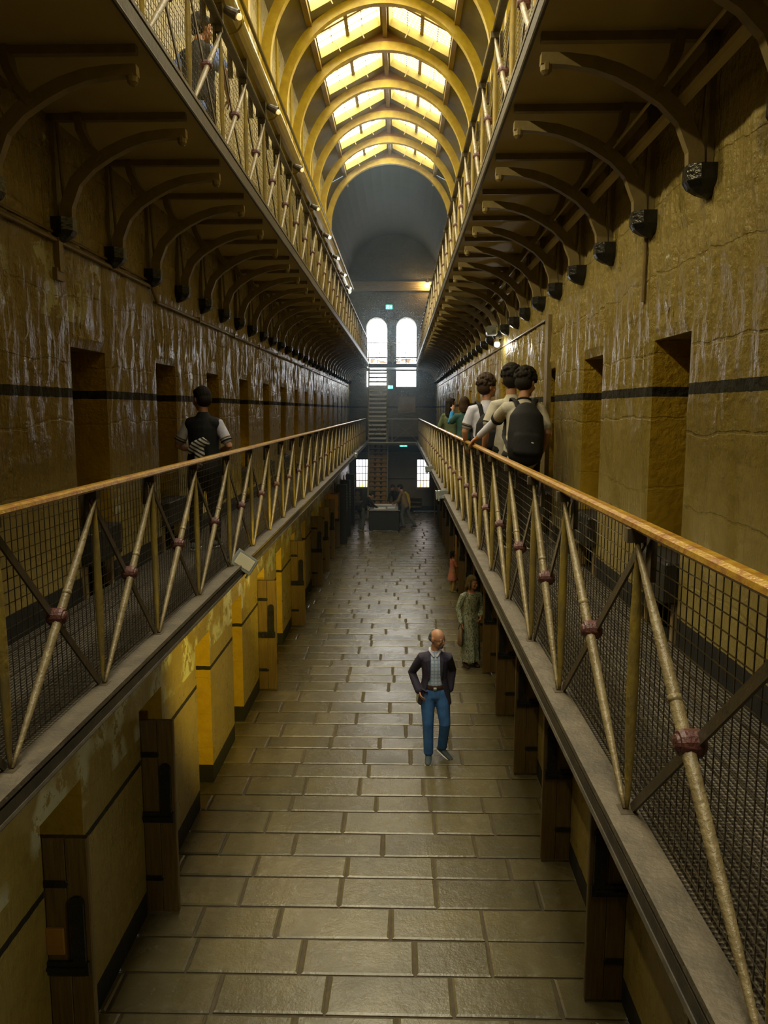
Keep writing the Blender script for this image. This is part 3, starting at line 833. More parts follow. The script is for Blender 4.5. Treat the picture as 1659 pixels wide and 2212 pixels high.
# ------------------------------------------------------------------ pipes, ducts, channels
root = empty('air_duct', (0,0,0), 'large round yellow duct above the upper left railing', 'duct')
xd, zd = -1.47, EYE+3.30
m = MB(); m.tube((xd,2.5,zd),(xd,22.0,zd),.115,20); m.build('duct_body', M['duct'], root, smooth=False)
m = MB(); y = 3.1
while y < 22: m.tube((xd,y-.02,zd),(xd,y+.02,zd),.124,20); y += 1.97
m.build('duct_band', M['duct'], root)
y = 3.6; k = 0
while y < 22:
    m = MB(); m.box(xd-.05,xd+.05,y-.03,y+.03,zd-.26,zd-.105); m.box(xd-.13,xd-.09,y-.02,y+.02,zd-.26,zd+.02); m.build('duct_bracket', M['darkbar'], root); y += .985
m = MB(); m.tube((xd+.155,2.5,zd+.03),(xd+.155,22.0,zd+.03),.018,8); tag(m.build('conduit', M['duct']), 'thin conduit running beside the large yellow duct', 'pipe')
root = empty('conduit', (0,0,0), 'painted pipe high along the left wall, stepping down below the brackets', 'pipe')
m = MB(); x = WL+.035
m.path([(x,.5,EYE+1.135),(x,7.35,EYE+1.135),(x,7.5,EYE+1.02),(x,YB-.5,EYE+1.02)], .018, 8); m.path([(x-.01,.5,EYE+1.185),(x-.01,7.3,EYE+1.185)], .010, 6); m.build('pipe_run', M['pipe'], root)
m = MB()
for y in (5.35,): m.box(WL,WL+.06,y-.03,y+.03,EYE+.93,EYE+1.16); m.box(WL,WL+.05,y-.06,y+.06,EYE+.87,EYE+.95)
m.build('pipe_junction', M['pipe'], root)
m = MB()
for k in range(14): y = 9 + k*1.9; m.box(WL,WL+.06,y-.015,y+.015,EYE+.99,EYE+1.05)
m.build('pipe_clip', M['pipe'], root)
root = empty('conduit', (0,0,0), 'thin pipe along the right wall with a dark drop beside a doorway', 'pipe')
x = WR-.03; m = MB(); m.path([(x,8.75,EYE+1.0),(x,YB-.5,EYE+1.0)], .014, 8)
m.build('pipe_run', M['pipe'], root); m = MB(); m.box(WR-.05,WR,8.62,8.80,FL1+.2,EYE+1.03); m.build('pipe_drop', M['iron'], root)
m = MB(); m.tube((WR-.03,5.35,EYE+.72),(WR-.03,5.35,EYE+1.15),.014,8); tag(m.build('conduit', M['pipe']), 'short upright pipe below the second right corbel', 'pipe')
root = empty('cable_channel', (0,0,0), 'pale cable channel running through the right-hand brackets', 'cable channel')
m = MB(); m.box(WR-.20, WR-.15, .5, 30, EYE+1.60, EYE+1.635); m.build('channel', M['tray'], root)
m = MB(); m.box(WR-.275, WR-.262, .5, 30, EYE+1.70, EYE+1.712); m.build('cable', M['tray'], root)

# ------------------------------------------------------------------ floodlights, lamps, signs
def floodlight(name, loc, yaw, tilt, label, power=0, col=(1,.8,.35), spot=None, ang=110, roll=0):
    if spot is not None:
        dv = Vector(spot) - Vector(loc); yaw = math.atan2(dv.x, -dv.y); tilt = math.atan2(-dv.z, math.hypot(dv.x, dv.y))
    root = empty(name, loc, label, 'floodlight', 'floodlights on the gallery edge'); R = Matrix.Rotation(yaw,3,'Z') @ Matrix.Rotation(tilt,3,'X') @ Matrix.Rotation(roll,3,'Y')
    m = MB(); m.cbox((0,0,0),(.20,.07,.14),R,.01); m.cbox(R @ Vector((0,-.045,0)),(.22,.02,.16),R,.006); m.build('housing', M['steel'], root)
    m = MB(); m.cbox(R @ Vector((0,-.06,0)),(.17,.008,.11),R,.004); m.build('lens', M['lens'], root)
    m = MB()
    for s in (-1,1): m.cbox(R @ Vector((s*.115,.04,-.03)),(.012,.03,.15),R)
    m.cbox(R @ Vector((0,.06,-.06)),(.24,.05,.02),R); m.cbox(R @ Vector((0,.11,-.05)),(.13,.10,.05),R,.006); m.build('yoke', M['steel'], root)
    if loc[2] < FL1 - .1: m = MB(); m.box(-.012,.012,-.012,.012,.05,.19); m.build('stem', M['iron'], root)
    if power:
        l = bpy.data.lights.new('flood_beam','SPOT'); l.energy = power; l.color = col; l.spot_size = math.radians(ang); l.spot_blend = .7; l.shadow_soft_size = .06
        o = bpy.data.objects.new('flood_beam', l); C.objects.link(o); o.parent = root; o.location = R @ Vector((0,-.09,0))
        o.rotation_euler = (Vector(spot) - (Vector(loc) + o.location)).to_track_quat('-Z','Y').to_euler()
    return root
floodlight('floodlight', (S1L+.01, 6.95, FL1+.04), math.radians(28), math.radians(-10), 'silver floodlight on the left gallery edge beside the lattice', roll=math.radians(38))
floodlight('floodlight', (S1R-.03, 12.9, FL1+.02), 0, 0, 'grey floodlight on the right gallery edge above the girl in coral', 45, (1,.72,.08), (WL, 17.6, 2.3), 60)
floodlight('floodlight', (S1R-.03, 18.5, FL1+.02), 0, 0, 'farther grey floodlight on the right gallery edge near the barred window', 40, (1,.74,.10), (WL, 23.5, 2.2), 60)
floodlight('floodlight', (S1L+.03, 24.5, FL1+.0), math.radians(90), math.radians(10), 'distant slim floodlight on the left gallery edge')
floodlight('floodlight', (S1R+.22, 5.4, FL1-.25), 0, 0, 'unseen floodlight added beneath the right gallery slab to light the left wall, near the viewer', 420, (1,.70,.07), (WL, 9.9, 1.9), 50)  # added lamp, hidden under the slab to throw yellow on the left wall
floodlight('floodlight', (S1R+.22, 2.6, FL1-.25), 0, 0, 'unseen floodlight added under the right gallery slab to brighten the lower left wall, nearest the viewer', 30, (1,.86,.45), (WL, 6.2, 1.2), 80)  # added lamp out of view, brightens the lower left wall near the camera
floodlight('floodlight', (S1R+.22, 9.3, FL1-.25), 0, 0, 'unseen floodlight added beneath the right gallery slab to light the left jambs, opposite the second pier', 260, (1,.72,.08), (WL, 13.2, 2.2), 45)  # added lamp out of view, warms the left jambs above the open doors
def small_lamp(loc, label, power, col, m_, r=.035, hang=(0,0,.158)):
    root = empty('lamp', loc, label, 'lamp'); a = MB(); a.ball((0,0,0),(r,r,r),12,8); a.build('bulb', m_, root, smooth=True)
    b = MB(); b.prof((0,0,r*.8),(0,0,r*2.6),[(0,r*.8),(.5,r*.6),(1,r*.6)],10); b.bar((0,0,r*2),hang,.014,.014); b.build('lamp_holder', M['iron'], root)
    l = bpy.data.lights.new('lamp_light','POINT'); l.energy = power; l.color = col; l.shadow_soft_size = .05
    o = bpy.data.objects.new('lamp_light', l); C.objects.link(o); o.parent = root; o.location = (0,-.10,-.06)
small_lamp((S1L-.22, 11.1, FL1-.22), 'small bright lamp under the left gallery slab', 14, (1,.75,.35), M['lampwhite'], .03)
small_lamp((1.18, YB-.35, EYE+5.52), 'orange glowing lamp on the beam at the far end', 8, (1,.55,.15), M['lampglow'], .10, (0,.22,.1))
small_lamp((WR-.14, 12.4, EYE+1.02), 'white lit spot lamp hanging below a bracket on the right wall', 1.5, (1,.97,.85), M['lampwhite'], .045, (.138,0,.11))
m = MB(); m.cbox((0,0,0),(.16,.22,.14),bev=.02); m.prof((-.06,-.11,0),(-.06,-.18,0),[(0,.05),(1,.06)],12)
o = m.build('camera_housing', M['steel']); o.location = (WR-.24, 12.3, EYE+1.22); tag(o, 'grey box fitting above the lit spot lamp, right wall', 'light fitting')
for k in range(10):
    y = 2.6 + 1.97*k; root = empty('spot_lamp', (xd+.17, y, EYE+3.12), 'small spot lamp on the yellow duct, %s' % (('%s along from the viewer' % ORD[k]) if k < 5 else 'one of the distant white dots'), 'lamp', 'spot lamps along the yellow duct')
    a = MB(); a.prof((-.10,0,.03),(.0,0,-.02),[(0,.03),(1,.045)],12); a.build('lamp_housing', M['darkbar'], root)
    a = MB(); a.ball((.012,0,-.03),(.025,.025,.025),10,8); a.build('bulb', M['lampwhite'] if k > 5 else M['lampdim'], root, smooth=True)
    l = bpy.data.lights.new('spot_beam','SPOT'); l.energy = 62; l.color = (1,.82,.42); l.spot_size = math.radians(120); l.spot_blend = .6; l.shadow_soft_size = .02
    o = bpy.data.objects.new('spot_beam', l); C.objects.link(o); o.parent = root; o.location = (.06,0,-.06); o.rotation_euler = (Vector((WR, y+.8, EYE+.6)) - Vector((xd+.23, y, EYE+3.06))).to_track_quat('-Z','Y').to_euler()
def exit_sign(loc, w_, h_, label):
    root = empty('exit_sign', loc, label, 'exit sign'); m = MB(); m.box(-w_/2,w_/2,0,.06,0,h_); m.build('sign_box', M['matteblack'], root)
    m = MB(); m.box(-w_/2+.015,w_/2-.015,-.006,0,.015,h_-.015); m.build('sign_face', M['exit'], root)
    # running figure and arrow
    g = MB(); cx = -w_*.18; s = h_
    g.prof((cx+.02*s,-.012,h_*.80),(cx+.02*s,-.006,h_*.80),[(0,.09*s),(1,.09*s)],10)
    def st(a,b,c,d,t=.09): g.bar((cx+a*s,-.009,b*s),(cx+c*s,-.009,d*s),t*s,.006,(0,1,0))
    st(0,.70,-.08,.42,.13); st(-.08,.42,.10,.30); st(.10,.30,.08,.12); st(-.08,.42,-.20,.30); st(-.20,.30,-.34,.30); st(0,.66,.18,.54); st(0,.66,-.20,.58)
    ax = w_*.22; g.box(ax-.12*s,ax+.12*s,-.012,-.006,h_*.45,h_*.55); g.poly([(ax+.10*s,-.012,h_*.32),(ax+.34*s,-.012,h_*.5),(ax+.10*s,-.012,h_*.68)])
    g.build('sign_symbol', M['exitwhite'], root)
exit_sign((-.385-.14, YB-.10, EYE+4.48), .32, .22, 'green exit sign above and between the arched windows')
exit_sign((-.46, YB-.10, EYE+.93), .26, .18, 'green exit sign between the windows beside the upper stairs')
exit_sign((.14, YB-.8, FL1-.232), .36, .11, 'green exit sign hanging under the end landing')
m = MB(); m.box(-.10,.68,YB-.04,YB,EYE-.13,EYE+.60); m.box(-.08,.66,YB-.05,YB-.035,EYE-.11,EYE+.58)
tag(m.build('notice_board', M['board']), 'plain tan notice board on the end wall beside the stairs', 'board')

# ------------------------------------------------------------------ stairs
def stairs(z0, z1, x0, x1, ya, yb, n, label, riser):
    root = empty('staircase', ((x0+x1)/2, ya, z0), label, 'stairs'); root.location = (0,0,0)
    m = MB()
    for x in (x0, x1): m.bar((x,ya,z0+.0),(x,yb,z1), .04, .20, (0,-1,1))
    m.build('stringer', M['iron'], root)
    tread = None; ris = None
    for k in range(n):
        f_ = (k+1)/(n+1); y = ya+(yb-ya)*f_; z = z0+(z1-z0)*f_
        if tread is None:
            a = MB(); a.box(x0,x1,-.10,.04,-.02,.02); a.box(x0,x1,-.115,-.10,-.06 if not riser else -.02,.02); tread = a.build('tread', M['white'] if not riser else M['iron'], root); tread.location = (0,y,z)  # open treads coloured white to stand in for window light on them
            if riser:
                b = MB(); w3 = (x1-x0)/3
                for q in range(3):
                    cx = x0+w3*(q+.5); P_ = [(cx-w3*.42*math.cos(PI*i/8), .03+.115*math.sin(PI*i/8)) for i in range(9)]
                    b.prism(P_, 'y', .03, .045)
                ris = b.build('riser_fan', M['yellowcard'], root); ris.location = (0,y,z)
        else:
            q = tread.copy(); C.objects.link(q); q.location = (0,y,z)
            if ris: q = ris.copy(); C.objects.link(q); q.location = (0,y,z)
    for x in (x0-.02, x1+.02):
        m = MB(); m.tube((x,ya,z0+.95),(x,yb,z1+.9),.018,8); m.tube((x,ya,z0),(x,ya,z0+.97),.018,8); m.tube((x,yb,z1),(x,yb,z1+.9),.018,8); m.build('stair_rail', M['iron'], root)
stairs(0, FL1-.1, -1.40, -.58, 33.1, 34.9, 15, 'steep iron stairs with fan-shaped risers rising from the ground floor', True)
stairs(FL1, EYE+1.85, -1.42, -.62, 34.3, 35.5, 16, 'steep iron ladder stairs to the upper landing, open treads whitened to imitate window light', False)

# ------------------------------------------------------------------ display case and far ground floor things
root = empty('display_case', (-.62, 30.4, 0), 'large black display case with glass top in the middle of the hall', 'display case')
m = MB(); m.cbox((0,0,.44),(1.18,2.1,.74),bev=.02); m.build('case_body', M['matteblack'], root)
m = MB(); m.cbox((0,0,.835),(1.24,2.16,.05),bev=.01); m.build('case_rim', M['black'], root)
m = MB(); m.box(-.54,.54,-.95,.95,.86,.875); m.build('glass_top', M['glass'], root)
m = MB(); m.box(-.40,.05,-.75,-.15,.876,.88); m.box(.12,.42,-.6,-.05,.876,.88); m.box(-.45,.45,.3,.75,.876,.88); m.build('printed_sheet', M['white'], root)
for (a, b) in ((-.52,-.97),(.52,-.97),(-.52,.97),(.52,.97)):
    m = MB(); m.box(a-.03,a+.03,b-.03,b+.03,0,.08); m.build('leg', M['steel'], root)
m = MB(); m.box(-.55,.55,-1.0,-.97,.03,.06); m.build('foot_rail', M['steel'], root)
def panel(name, x0,x1,y0,y1,z0,z1, m_, label, cat, bev=.01):
    a = MB(); a.cbox(((x0+x1)/2,(y0+y1)/2,(z0+z1)/2),(x1-x0,y1-y0,z1-z0),bev=bev); return tag(a.build(name, m_), label, cat)
for i, (y, lab) in enumerate(((26.9, 'tall black display panel standing off the left wall, nearest of three'), (28.6, 'tall black display panel with pale text, middle of three on the left'), (31.4, 'tall black display cabinet beside the left barred window'))):
    root = empty('display_tower', (-2.05, y, 0), lab, 'display panel', 'tall black panels on the far left')
    m = MB(); m.cbox((0,0,1.05),(.34,.45 if i < 2 else .6,2.08),bev=.01); m.build('panel', M['matteblack'], root)
    m = MB()
    for q in range(7): m.box(.172,.176,-.14,.10+.04*math.sin(q*3),1.75-.1*q,1.79-.1*q)
    m.build('text_lines', M['tray'], root)
panel('hanging_board', -2.355,-2.0, 24.6,24.64, 1.2,2.0, M['yellowcard'], 'ochre board hanging among the left cell doors', 'board')
panel('wall_panel', -2.33,-2.30, 27.2,29.6, 2.25,2.85, M['glass'], 'pale shiny text panel high on the far left wall', 'panel')
panel('wall_panel', 1.40,1.68, 30.9,30.94, 1.25,1.75, M['yellowcard'], 'small ochre panel beside the right barred window', 'panel')
m = MB(); m.tube((1.42,31.5,0),(1.42,31.5,1.9),.03,8); m.prof((1.42,31.5,0),(1.42,31.5,.03),[(0,.12),(1,.12)],14); tag(m.build('barrier_post', M['board']), 'slim pale upright post beside the right barred window', 'post')
root = empty('display_table', (-1.85, 34.2, 0), 'low display table with framed picture under the left barred window', 'display table')
m = MB(); m.cbox((0,0,.62),(.85,.5,.05),bev=.01); m.build('table_top', M['board'], root)
for a in (-.38,.38):
    for b in (-.2,.2):
        m = MB(); m.box(a-.025,a+.025,b-.025,b+.025,0,.6); m.build('leg', M['iron'], root)
root = empty('picture_frame', (-1.93, 34.3, .65), 'black framed pale portrait card on the display table', 'picture')
m = MB(); m.cbox((0,0,.27),(.46,.04,.54),bev=.01); m.build('frame', M['matteblack'], root)
m = MB(); m.prof((.02,-.03,.33),(.02,-.024,.33),[(0,.10),(1,.10)],18); m.prof((.02,-.03,.13),(.02,-.024,.13),[(0,.13),(1,.13)],18); m.build('portrait', M['board'], root)
for i, z in enumerate((.62, .40, .20)):
    panel('bench', .35, 1.0, 35.42, 35.69, z, z+.05, M['wood'], ('top','middle','lowest')[i] + ' timber shelf on the end wall under the notice board', 'shelf')

# ------------------------------------------------------------------ haze in the hall
m = bpy.data.materials.new('hall_haze'); m.use_nodes = True; nt = m.node_tree; nt.nodes.clear()
vo = nt.nodes.new('ShaderNodeVolumeScatter'); vo.inputs['Color'].default_value = (.62, .86, 1.0, 1); vo.inputs['Density'].default_value = .0055; vo.inputs['Anisotropy'].default_value = .7
ou = nt.nodes.new('ShaderNodeOutputMaterial'); nt.links.new(vo.outputs[0], ou.inputs['Volume'])
a = MB(); a.box(WL+.001, WR-.001, 17, YB-.01, .02, 12.9); HZ = a.build('hazy_air', m); tag(HZ, 'thin bluish haze filling the long hall towards the end windows', 'haze', kind='stuff')

# ------------------------------------------------------------------ people
SK = noisy('skin', (.42, .22, .13), (.36, .17, .10), .5, 20, bump=.05, obj=True)
def cloth(name, c, c2=None, r=.8): return noisy(name, c, c2 or tuple(x*.75 for x in c), r, 9, bump=.25, bscale=120, obj=True, spec=.3)
CL = dict(black=cloth('black_cloth', (.010,.010,.011)), navy=cloth('navy_wool', (.034,.030,.055)), denim=cloth('blue_denim', (.045,.14,.36), (.028,.085,.24)),
    white=cloth('white_cotton', (.52,.53,.66)), cream=cloth('cream_cotton', (.46,.43,.36)), coral=cloth('coral_cotton', (.55,.20,.13)), hairdark=cloth('dark_hair', (.012,.009,.007)),
    hairbrown=cloth('brown_hair', (.045,.026,.014)), hairgrey=cloth('grey_hair', (.06,.055,.05)), hairlight=cloth('light_brown_hair', (.13,.095,.04)), green=cloth('green_knit', (.10,.13,.07)), teal=cloth('teal_cloth', (.03,.09,.085)),
    blue=cloth('bright_blue_cloth', (.03,.25,.60)), tan=cloth('tan_cloth', (.20,.14,.065)), yellow=cloth('yellow_scarf', (.50,.36,.05)), grey=cloth('grey_cloth', (.10,.11,.11)), ltblue=cloth('light_blue_shirt', (.20,.30,.68)),
    leather=cloth('brown_leather', (.06,.03,.02), r=.4), sole=mat('white_sole', (.7,.7,.66), .5), shoe=cloth('slate_shoe', (.07,.09,.10)), bag=cloth('tan_tote', (.16,.10,.05)), legging=cloth('pale_legging', (.42,.30,.10)), eye=mat('eye_white', (.7,.7,.68), .3), iris=mat('dark_iris', (.02,.015,.01), .2), lips=mat('lips', (.30,.10,.08), .5), gold=mat('neon_green', (.08,.75,.12), .5))
def patterned(name, kind, a, b, c, sc):
    m = mat(name, a, .75); t = NT(m); P = t.pos(obj=True)
    if kind == 'check':
        x, y, z = t.sep(P); k = t.math('MAXIMUM', t.math('GREATER_THAN', t.math('SINE', t.math('MULTIPLY', x, sc)), .6), t.math('GREATER_THAN', t.math('SINE', t.math('MULTIPLY', z, sc)), .6))
        t.link(t.mix(k, a, b), t.b.inputs['Base Color'])
    elif kind == 'stripe':
        n = t.noise(t.pos((1,1,1), obj=True), 3, 2); x, y, z = t.sep(P)
        k = t.math('GREATER_THAN', t.math('SINE', t.math('ADD', t.math('MULTIPLY', t.math('ADD', z, t.math('MULTIPLY', x, .6)), sc), t.math('MULTIPLY', n, 8))), .1)
        t.link(t.mix(k, a, b), t.b.inputs['Base Color'])
    else:
        n = t.noise(t.pos((3,3,.9), obj=True), sc, 5, .7); t.link(t.ramp(n, [(.40, a), (.48, b), (.56, c), (.64, a)]), t.b.inputs['Base Color'])
    return m
CL['check'] = patterned('pale_checked_shirt', 'check', (.42,.50,.62), (.25,.34,.52), None, 130)
CL['zebra'] = patterned('black_and_white_striped_cloth', 'stripe', (.5,.48,.44), (.012,.012,.012), None, 150)
CL['floral'] = patterned('silver_green_patterned_dress', 'floral', (.030,.034,.022), (.46,.48,.38), (.10,.15,.07), 14); CL['floral'].node_tree.nodes['Principled BSDF'].inputs['Roughness'].default_value = .35

def remesh(o, vs, smooth=3, disp=0):
    r = o.modifiers.new('remesh', 'REMESH'); r.mode = 'VOXEL'; r.voxel_size = vs; r.use_smooth_shade = True
    if smooth: q = o.modifiers.new('smooth', 'SMOOTH'); q.factor = .5; q.iterations = smooth
class Person:
    def __init__(s, loc, rz, H, label, lean=0, side=0, twist=0, hyaw=0, hpitch=0, htilt=0, vs=.010, group=None):
        s.root = empty('person', loc, label, 'person', group, rz); s.k = H/1.75; s.vs = vs
        rad = math.radians
        s.U = Matrix.Translation((0,0,.95)) @ Matrix.Rotation(rad(twist),4,'Z') @ Matrix.Rotation(rad(side),4,'Y') @ Matrix.Rotation(-rad(lean),4,'X') @ Matrix.Translation((0,0,-.95))
        s.Hd = s.U @ Matrix.Translation((0,0,1.54)) @ Matrix.Rotation(rad(hyaw),4,'Z') @ Matrix.Rotation(rad(htilt),4,'Y') @ Matrix.Rotation(-rad(hpitch),4,'X') @ Matrix.Scale(1.11,4) @ Matrix.Translation((0,0,-1.54))
        s.legs = {1: [(.09,0,.92),(.10,.03,.50),(.10,-.02,.09)], -1: [(-.09,0,.92),(-.10,.03,.50),(-.10,-.02,.09)]}
        s.arms = {1: [None,(.26,-.02,1.14),(.27,.06,.90)], -1: [None,(-.26,-.02,1.14),(-.27,.06,.90)]}
        s.toe = {1: (.03,1,0), -1: (-.03,1,0)}; s.palm = {1: (-1,0,0), -1: (1,0,0)}; s.curl = {1: .35, -1: .35}
    def up(s, p): return s.U @ Vector(p)
    def hd(s, p): return s.Hd @ Vector(p)
    def sh(s, q): return s.up((q*.168, -.005, 1.385))
    def fin(s, m, name, mt, vs=None, smooth=3):
        m.v = [tuple(Vector(v)*s.k) for v in m.v]
        o = m.build(name, mt, s.root, smooth=True, fix=False)
        if vs != 0: remesh(o, (vs or s.vs), smooth)
        return o
    def torso(s, m, rows, seg=18):
        m.limb([s.up((0, r[3] if len(r) > 3 else 0, r[0])) for r in rows], [(r[1], r[2]) for r in rows], s.U.to_3x3() @ Vector((1,0,0)), seg)
    def body(s, fem=False):
        m = MB()
        s.torso(m, [(.88,.145,.10),(.98,.14,.098),(1.10,.122,.088),(1.24,.14,.10),(1.34,.155,.095),(1.42,.115,.072),(1.48,.055,.055),(1.55,.050,.052)])
        X3 = s.Hd.to_3x3()
        def B(c, r, nu=14, nv=10): m.ball(s.hd(c), r, nu, nv, M=X3)
        B((0,0,1.655),(.075,.093,.100),18,14); B((0,.030,1.60),(.056,.066,.068)); B((0,.020,1.63),(.066,.072,.07)); B((0,.088,1.565),(.024,.016,.018))
        m.limb([s.hd((0,.088,1.665)), s.hd((0,.108,1.628)), s.hd((0,.100,1.612))], [.008,.014,.015], X3 @ Vector((1,0,0)), 8)
        for q in (-1,1): B((q*.077,-.006,1.635),(.010,.019,.030),8,6); B((q*.030,.082,1.668),(.022,.010,.008),8,6); B((q*.042,.070,1.617),(.022,.018,.022),8,6)
        B((0,.094,1.592),(.020,.010,.008),8,6)
        for q in (-1,1):
            a, e, w_ = s.sh(q), Vector(s.arms[q][1]), Vector(s.arms[q][2])
            m.limb([s.up((q*.09,-.005,1.372)), a, a.lerp(e,.35), e, e.lerp(w_,.3), w_], [.050,.048,.046,.038,.036,.024], (0,1,0), 12)
            s.hand(m, w_, (w_-e).normalized(), Vector(s.palm[q]), q, s.curl[q])
            h, kn, an = [Vector(p) for p in s.legs[q]]
            m.limb([h, h.lerp(kn,.4), kn, kn.lerp(an,.35), an], [.082,.075,.052,.052,.034], (1,0,0), 12)
        s.fin(m, 'body', SK)
    def hand(s, m, w_, d, n, q, curl):
        n = (n - d*n.dot(d)).normalized(); sd = d.cross(n).normalized()
        if q < 0: sd = -sd
        pal = w_ + d*.075
        m.limb([w_, w_ + d*.035, pal], [(.020,.020),(.036,.015),(.040,.013)], sd, 10)
        for i, (o_, L, r) in enumerate(((-.030,.066,.0082),(-.010,.074,.0085),(.010,.070,.0082),(.029,.056,.0072))):
            p = pal + sd*o_ - d*.004; dd = d.copy(); pts = [p - d*.02, p]; a = 0
            for j in range(3):
                a += curl*(.8 + .12*i); dv = d*math.cos(a) + n*math.sin(a) + sd*o_*2.2; p = p + dv.normalized()*L*(.45,.32,.23)[j]; pts.append(p)
            m.limb(pts, [r,r*1.05,r,r*.92,r*.8], sd, 8)
        p = w_ + d*.028 - sd*.026; pts = [p]
        for j, (f_, g_) in enumerate(((.75,-.65),(.9,-.35),(1,-.05))):
            p = p + (d*f_ + sd*g_ + n*(.35+curl*.4)).normalized()*(.034,.028,.022)[j]; pts.append(p)
        m.limb(pts, [.013,.011,.010,.008], n, 8)
    def shirt(s, name, mt, e=.012, z0=.90, sleeve='short', neck=True, puff=0, vs=None, open_cuff=None):
        m = MB()
        s.torso(m, [(z0,.150+e+puff,.105+e+puff),(1.0,.146+e+puff,.104+e+puff),(1.12,.134+e+puff*.6,.098+e+puff*.6),(1.25,.150+e,.108+e),(1.33,.160+e,.102+e),(1.405,.128+e,.082+e),(1.44,.085+e,.068+e),(1.465,.062+e,.060+e)])
        for q in (-1,1):
            a, E, W_ = s.sh(q), Vector(s.arms[q][1]), Vector(s.arms[q][2])
            if sleeve == 'cap': m.limb([s.up((q*.08,-.005,1.385)), s.up((q*.15,-.005,1.372))], [.062+e, .058+e], (0,1,0), 14)
            elif sleeve: 
                pts = [s.up((q*.09,-.005,1.392)), a, a.lerp(E,.4)]; rr = [.058+e, .054+e, .055+e]
                if sleeve == 'short': pts.append(a.lerp(E,.72)); rr.append(.056+e)
                else: pts += [E, E.lerp(W_,.5), E.lerp(W_,.93)]; rr += [.046+e,.040+e,.030+e]
                m.limb(pts, rr, (0,1,0), 14)
        return s.fin(m, name, mt, vs)
    def cuff(s, q, f0, mt, r=.066, lower=False):
        a, E, W_ = s.sh(q), Vector(s.arms[q][1]), Vector(s.arms[q][2])
        p0, p1 = (a.lerp(E, f0), a.lerp(E, f0+.045)) if not lower else (E.lerp(W_, f0), E.lerp(W_, f0+.05))
        m = MB(); m.tube(p0, p1, r, 18); s.fin(m, 'sleeve_band', mt, 0)
    def trousers(s, mt, e=.014, flare=0):
        m = MB(); m.limb([(0,0,.86),(0,0,.93),s.up((0,0,1.0))], [(.155,.115),(.158,.118),(.150,.108)], (1,0,0), 16)
        for q in (-1,1):
            h, kn, an = [Vector(p) for p in s.legs[q]]
            m.limb([h+Vector((0,0,.02)), h.lerp(kn,.4), kn, kn.lerp(an,.4), kn.lerp(an,.96)], [.090+e,.080+e,.060+e,.054+e+flare,.050+e+flare], (1,0,0), 14)
        return s.fin(m, 'trousers', mt)
    def shoes(s, mt, sole=None):
        for q in (-1,1):
            an = Vector(s.legs[q][2]); t_ = Vector(s.toe[q]).normalized(); sd = t_.cross(Vector((0,0,1))).normalized(); zz = Vector((0,0,-1))
            base = an + Vector((0,0,-.045))
            m = MB(); m.limb([base - t_*.06, base - t_*.02 + Vector((0,0,.02)), base + t_*.06, base + t_*.13 - Vector((0,0,.012)), base+t_*.165 - Vector((0,0,.018))], [(.036,.036),(.040,.050),(.044,.036),(.044,.026),(.034,.02)], sd, 12)
            m.limb([an + Vector((0,0,.01)), base], [.036,.04], sd, 10)
            o = s.fin(m, 'shoe', mt, s.vs*.9)
            if sole:
                m = MB(); m.limb([base - t_*.065 + zz*.028, base + t_*.06 + zz*.032, base + t_*.165 + zz*.034], [(.040,.012),(.050,.012),(.040,.010)], sd, 12); m.v = [tuple(Vector(v)*s.k) for v in m.v]; m.build('sole', sole, o, smooth=True)
    def hair(s, mt, kind='short'):
        m = MB(); X3 = s.Hd.to_3x3(); B = lambda c, r: m.ball(s.hd(c), r, 16, 12, M=X3)
        if kind == 'bald': B((0,-.036,1.632),(.082,.068,.046)); B((0,-.05,1.66),(.070,.052,.05))
        else:
            B((0,-.020,1.675),(.085,.094,.098)); B((0,-.035,1.63),(.082,.078,.075)); B((0,.03,1.725),(.062,.062,.038))
            if kind == 'curly':
                r_ = random.Random(5)
                for i in range(230):
                    th = r_.uniform(0,2*PI); ph = r_.uniform(-.25,1.45); c = (.092*math.cos(ph)*math.cos(th), -.018+.102*math.cos(ph)*math.sin(th), 1.685+.100*math.sin(ph))
                    if c[1] > .055 and c[2] < 1.70: continue
                    B(c, (.015,.015,.015))
            if kind in ('long', 'bob'):
                zl = 1.36 if kind == 'long' else 1.49
                m.limb([s.hd((0,-.03,1.68)), s.hd((0,-.055,1.58)), s.hd((0,-.07,zl+.06)), s.hd((0,-.075,zl))], [(.088,.080),(.092,.065),(.095,.045),(.070,.025)], X3 @ Vector((1,0,0)), 16)
                for q in (-1,1): m.limb([s.hd((q*.070,0,1.70)), s.hd((q*.082,.015,1.60)), s.hd((q*.08,.02,zl+.04))], [.024,.026,.018], (0,1,0), 10)
        s.fin(m, 'hair', mt, .0065, 1)
    def face(s):
        X3 = s.Hd.to_3x3()
        for q in (-1,1):
            m = MB(); m.ball(s.hd((q*.030,.083,1.645)),(.013,.008,.0065),10,8,M=X3); e = s.fin(m, 'eye', CL['eye'], 0)
            m = MB(); m.ball(s.hd((q*.030,.090,1.645)),(.0055,.003,.0058),8,6,M=X3); m.v = [tuple(Vector(v)*s.k) for v in m.v]; m.build('iris', CL['iris'], e)
        m = MB(); m.limb([s.hd((-.022,.094,1.590)), s.hd((0,.103,1.592)), s.hd((.022,.094,1.590))], [(.004,.003),(.007,.004),(.004,.003)], X3 @ Vector((0,0,1)), 8); s.fin(m, 'mouth', CL['lips'], 0)
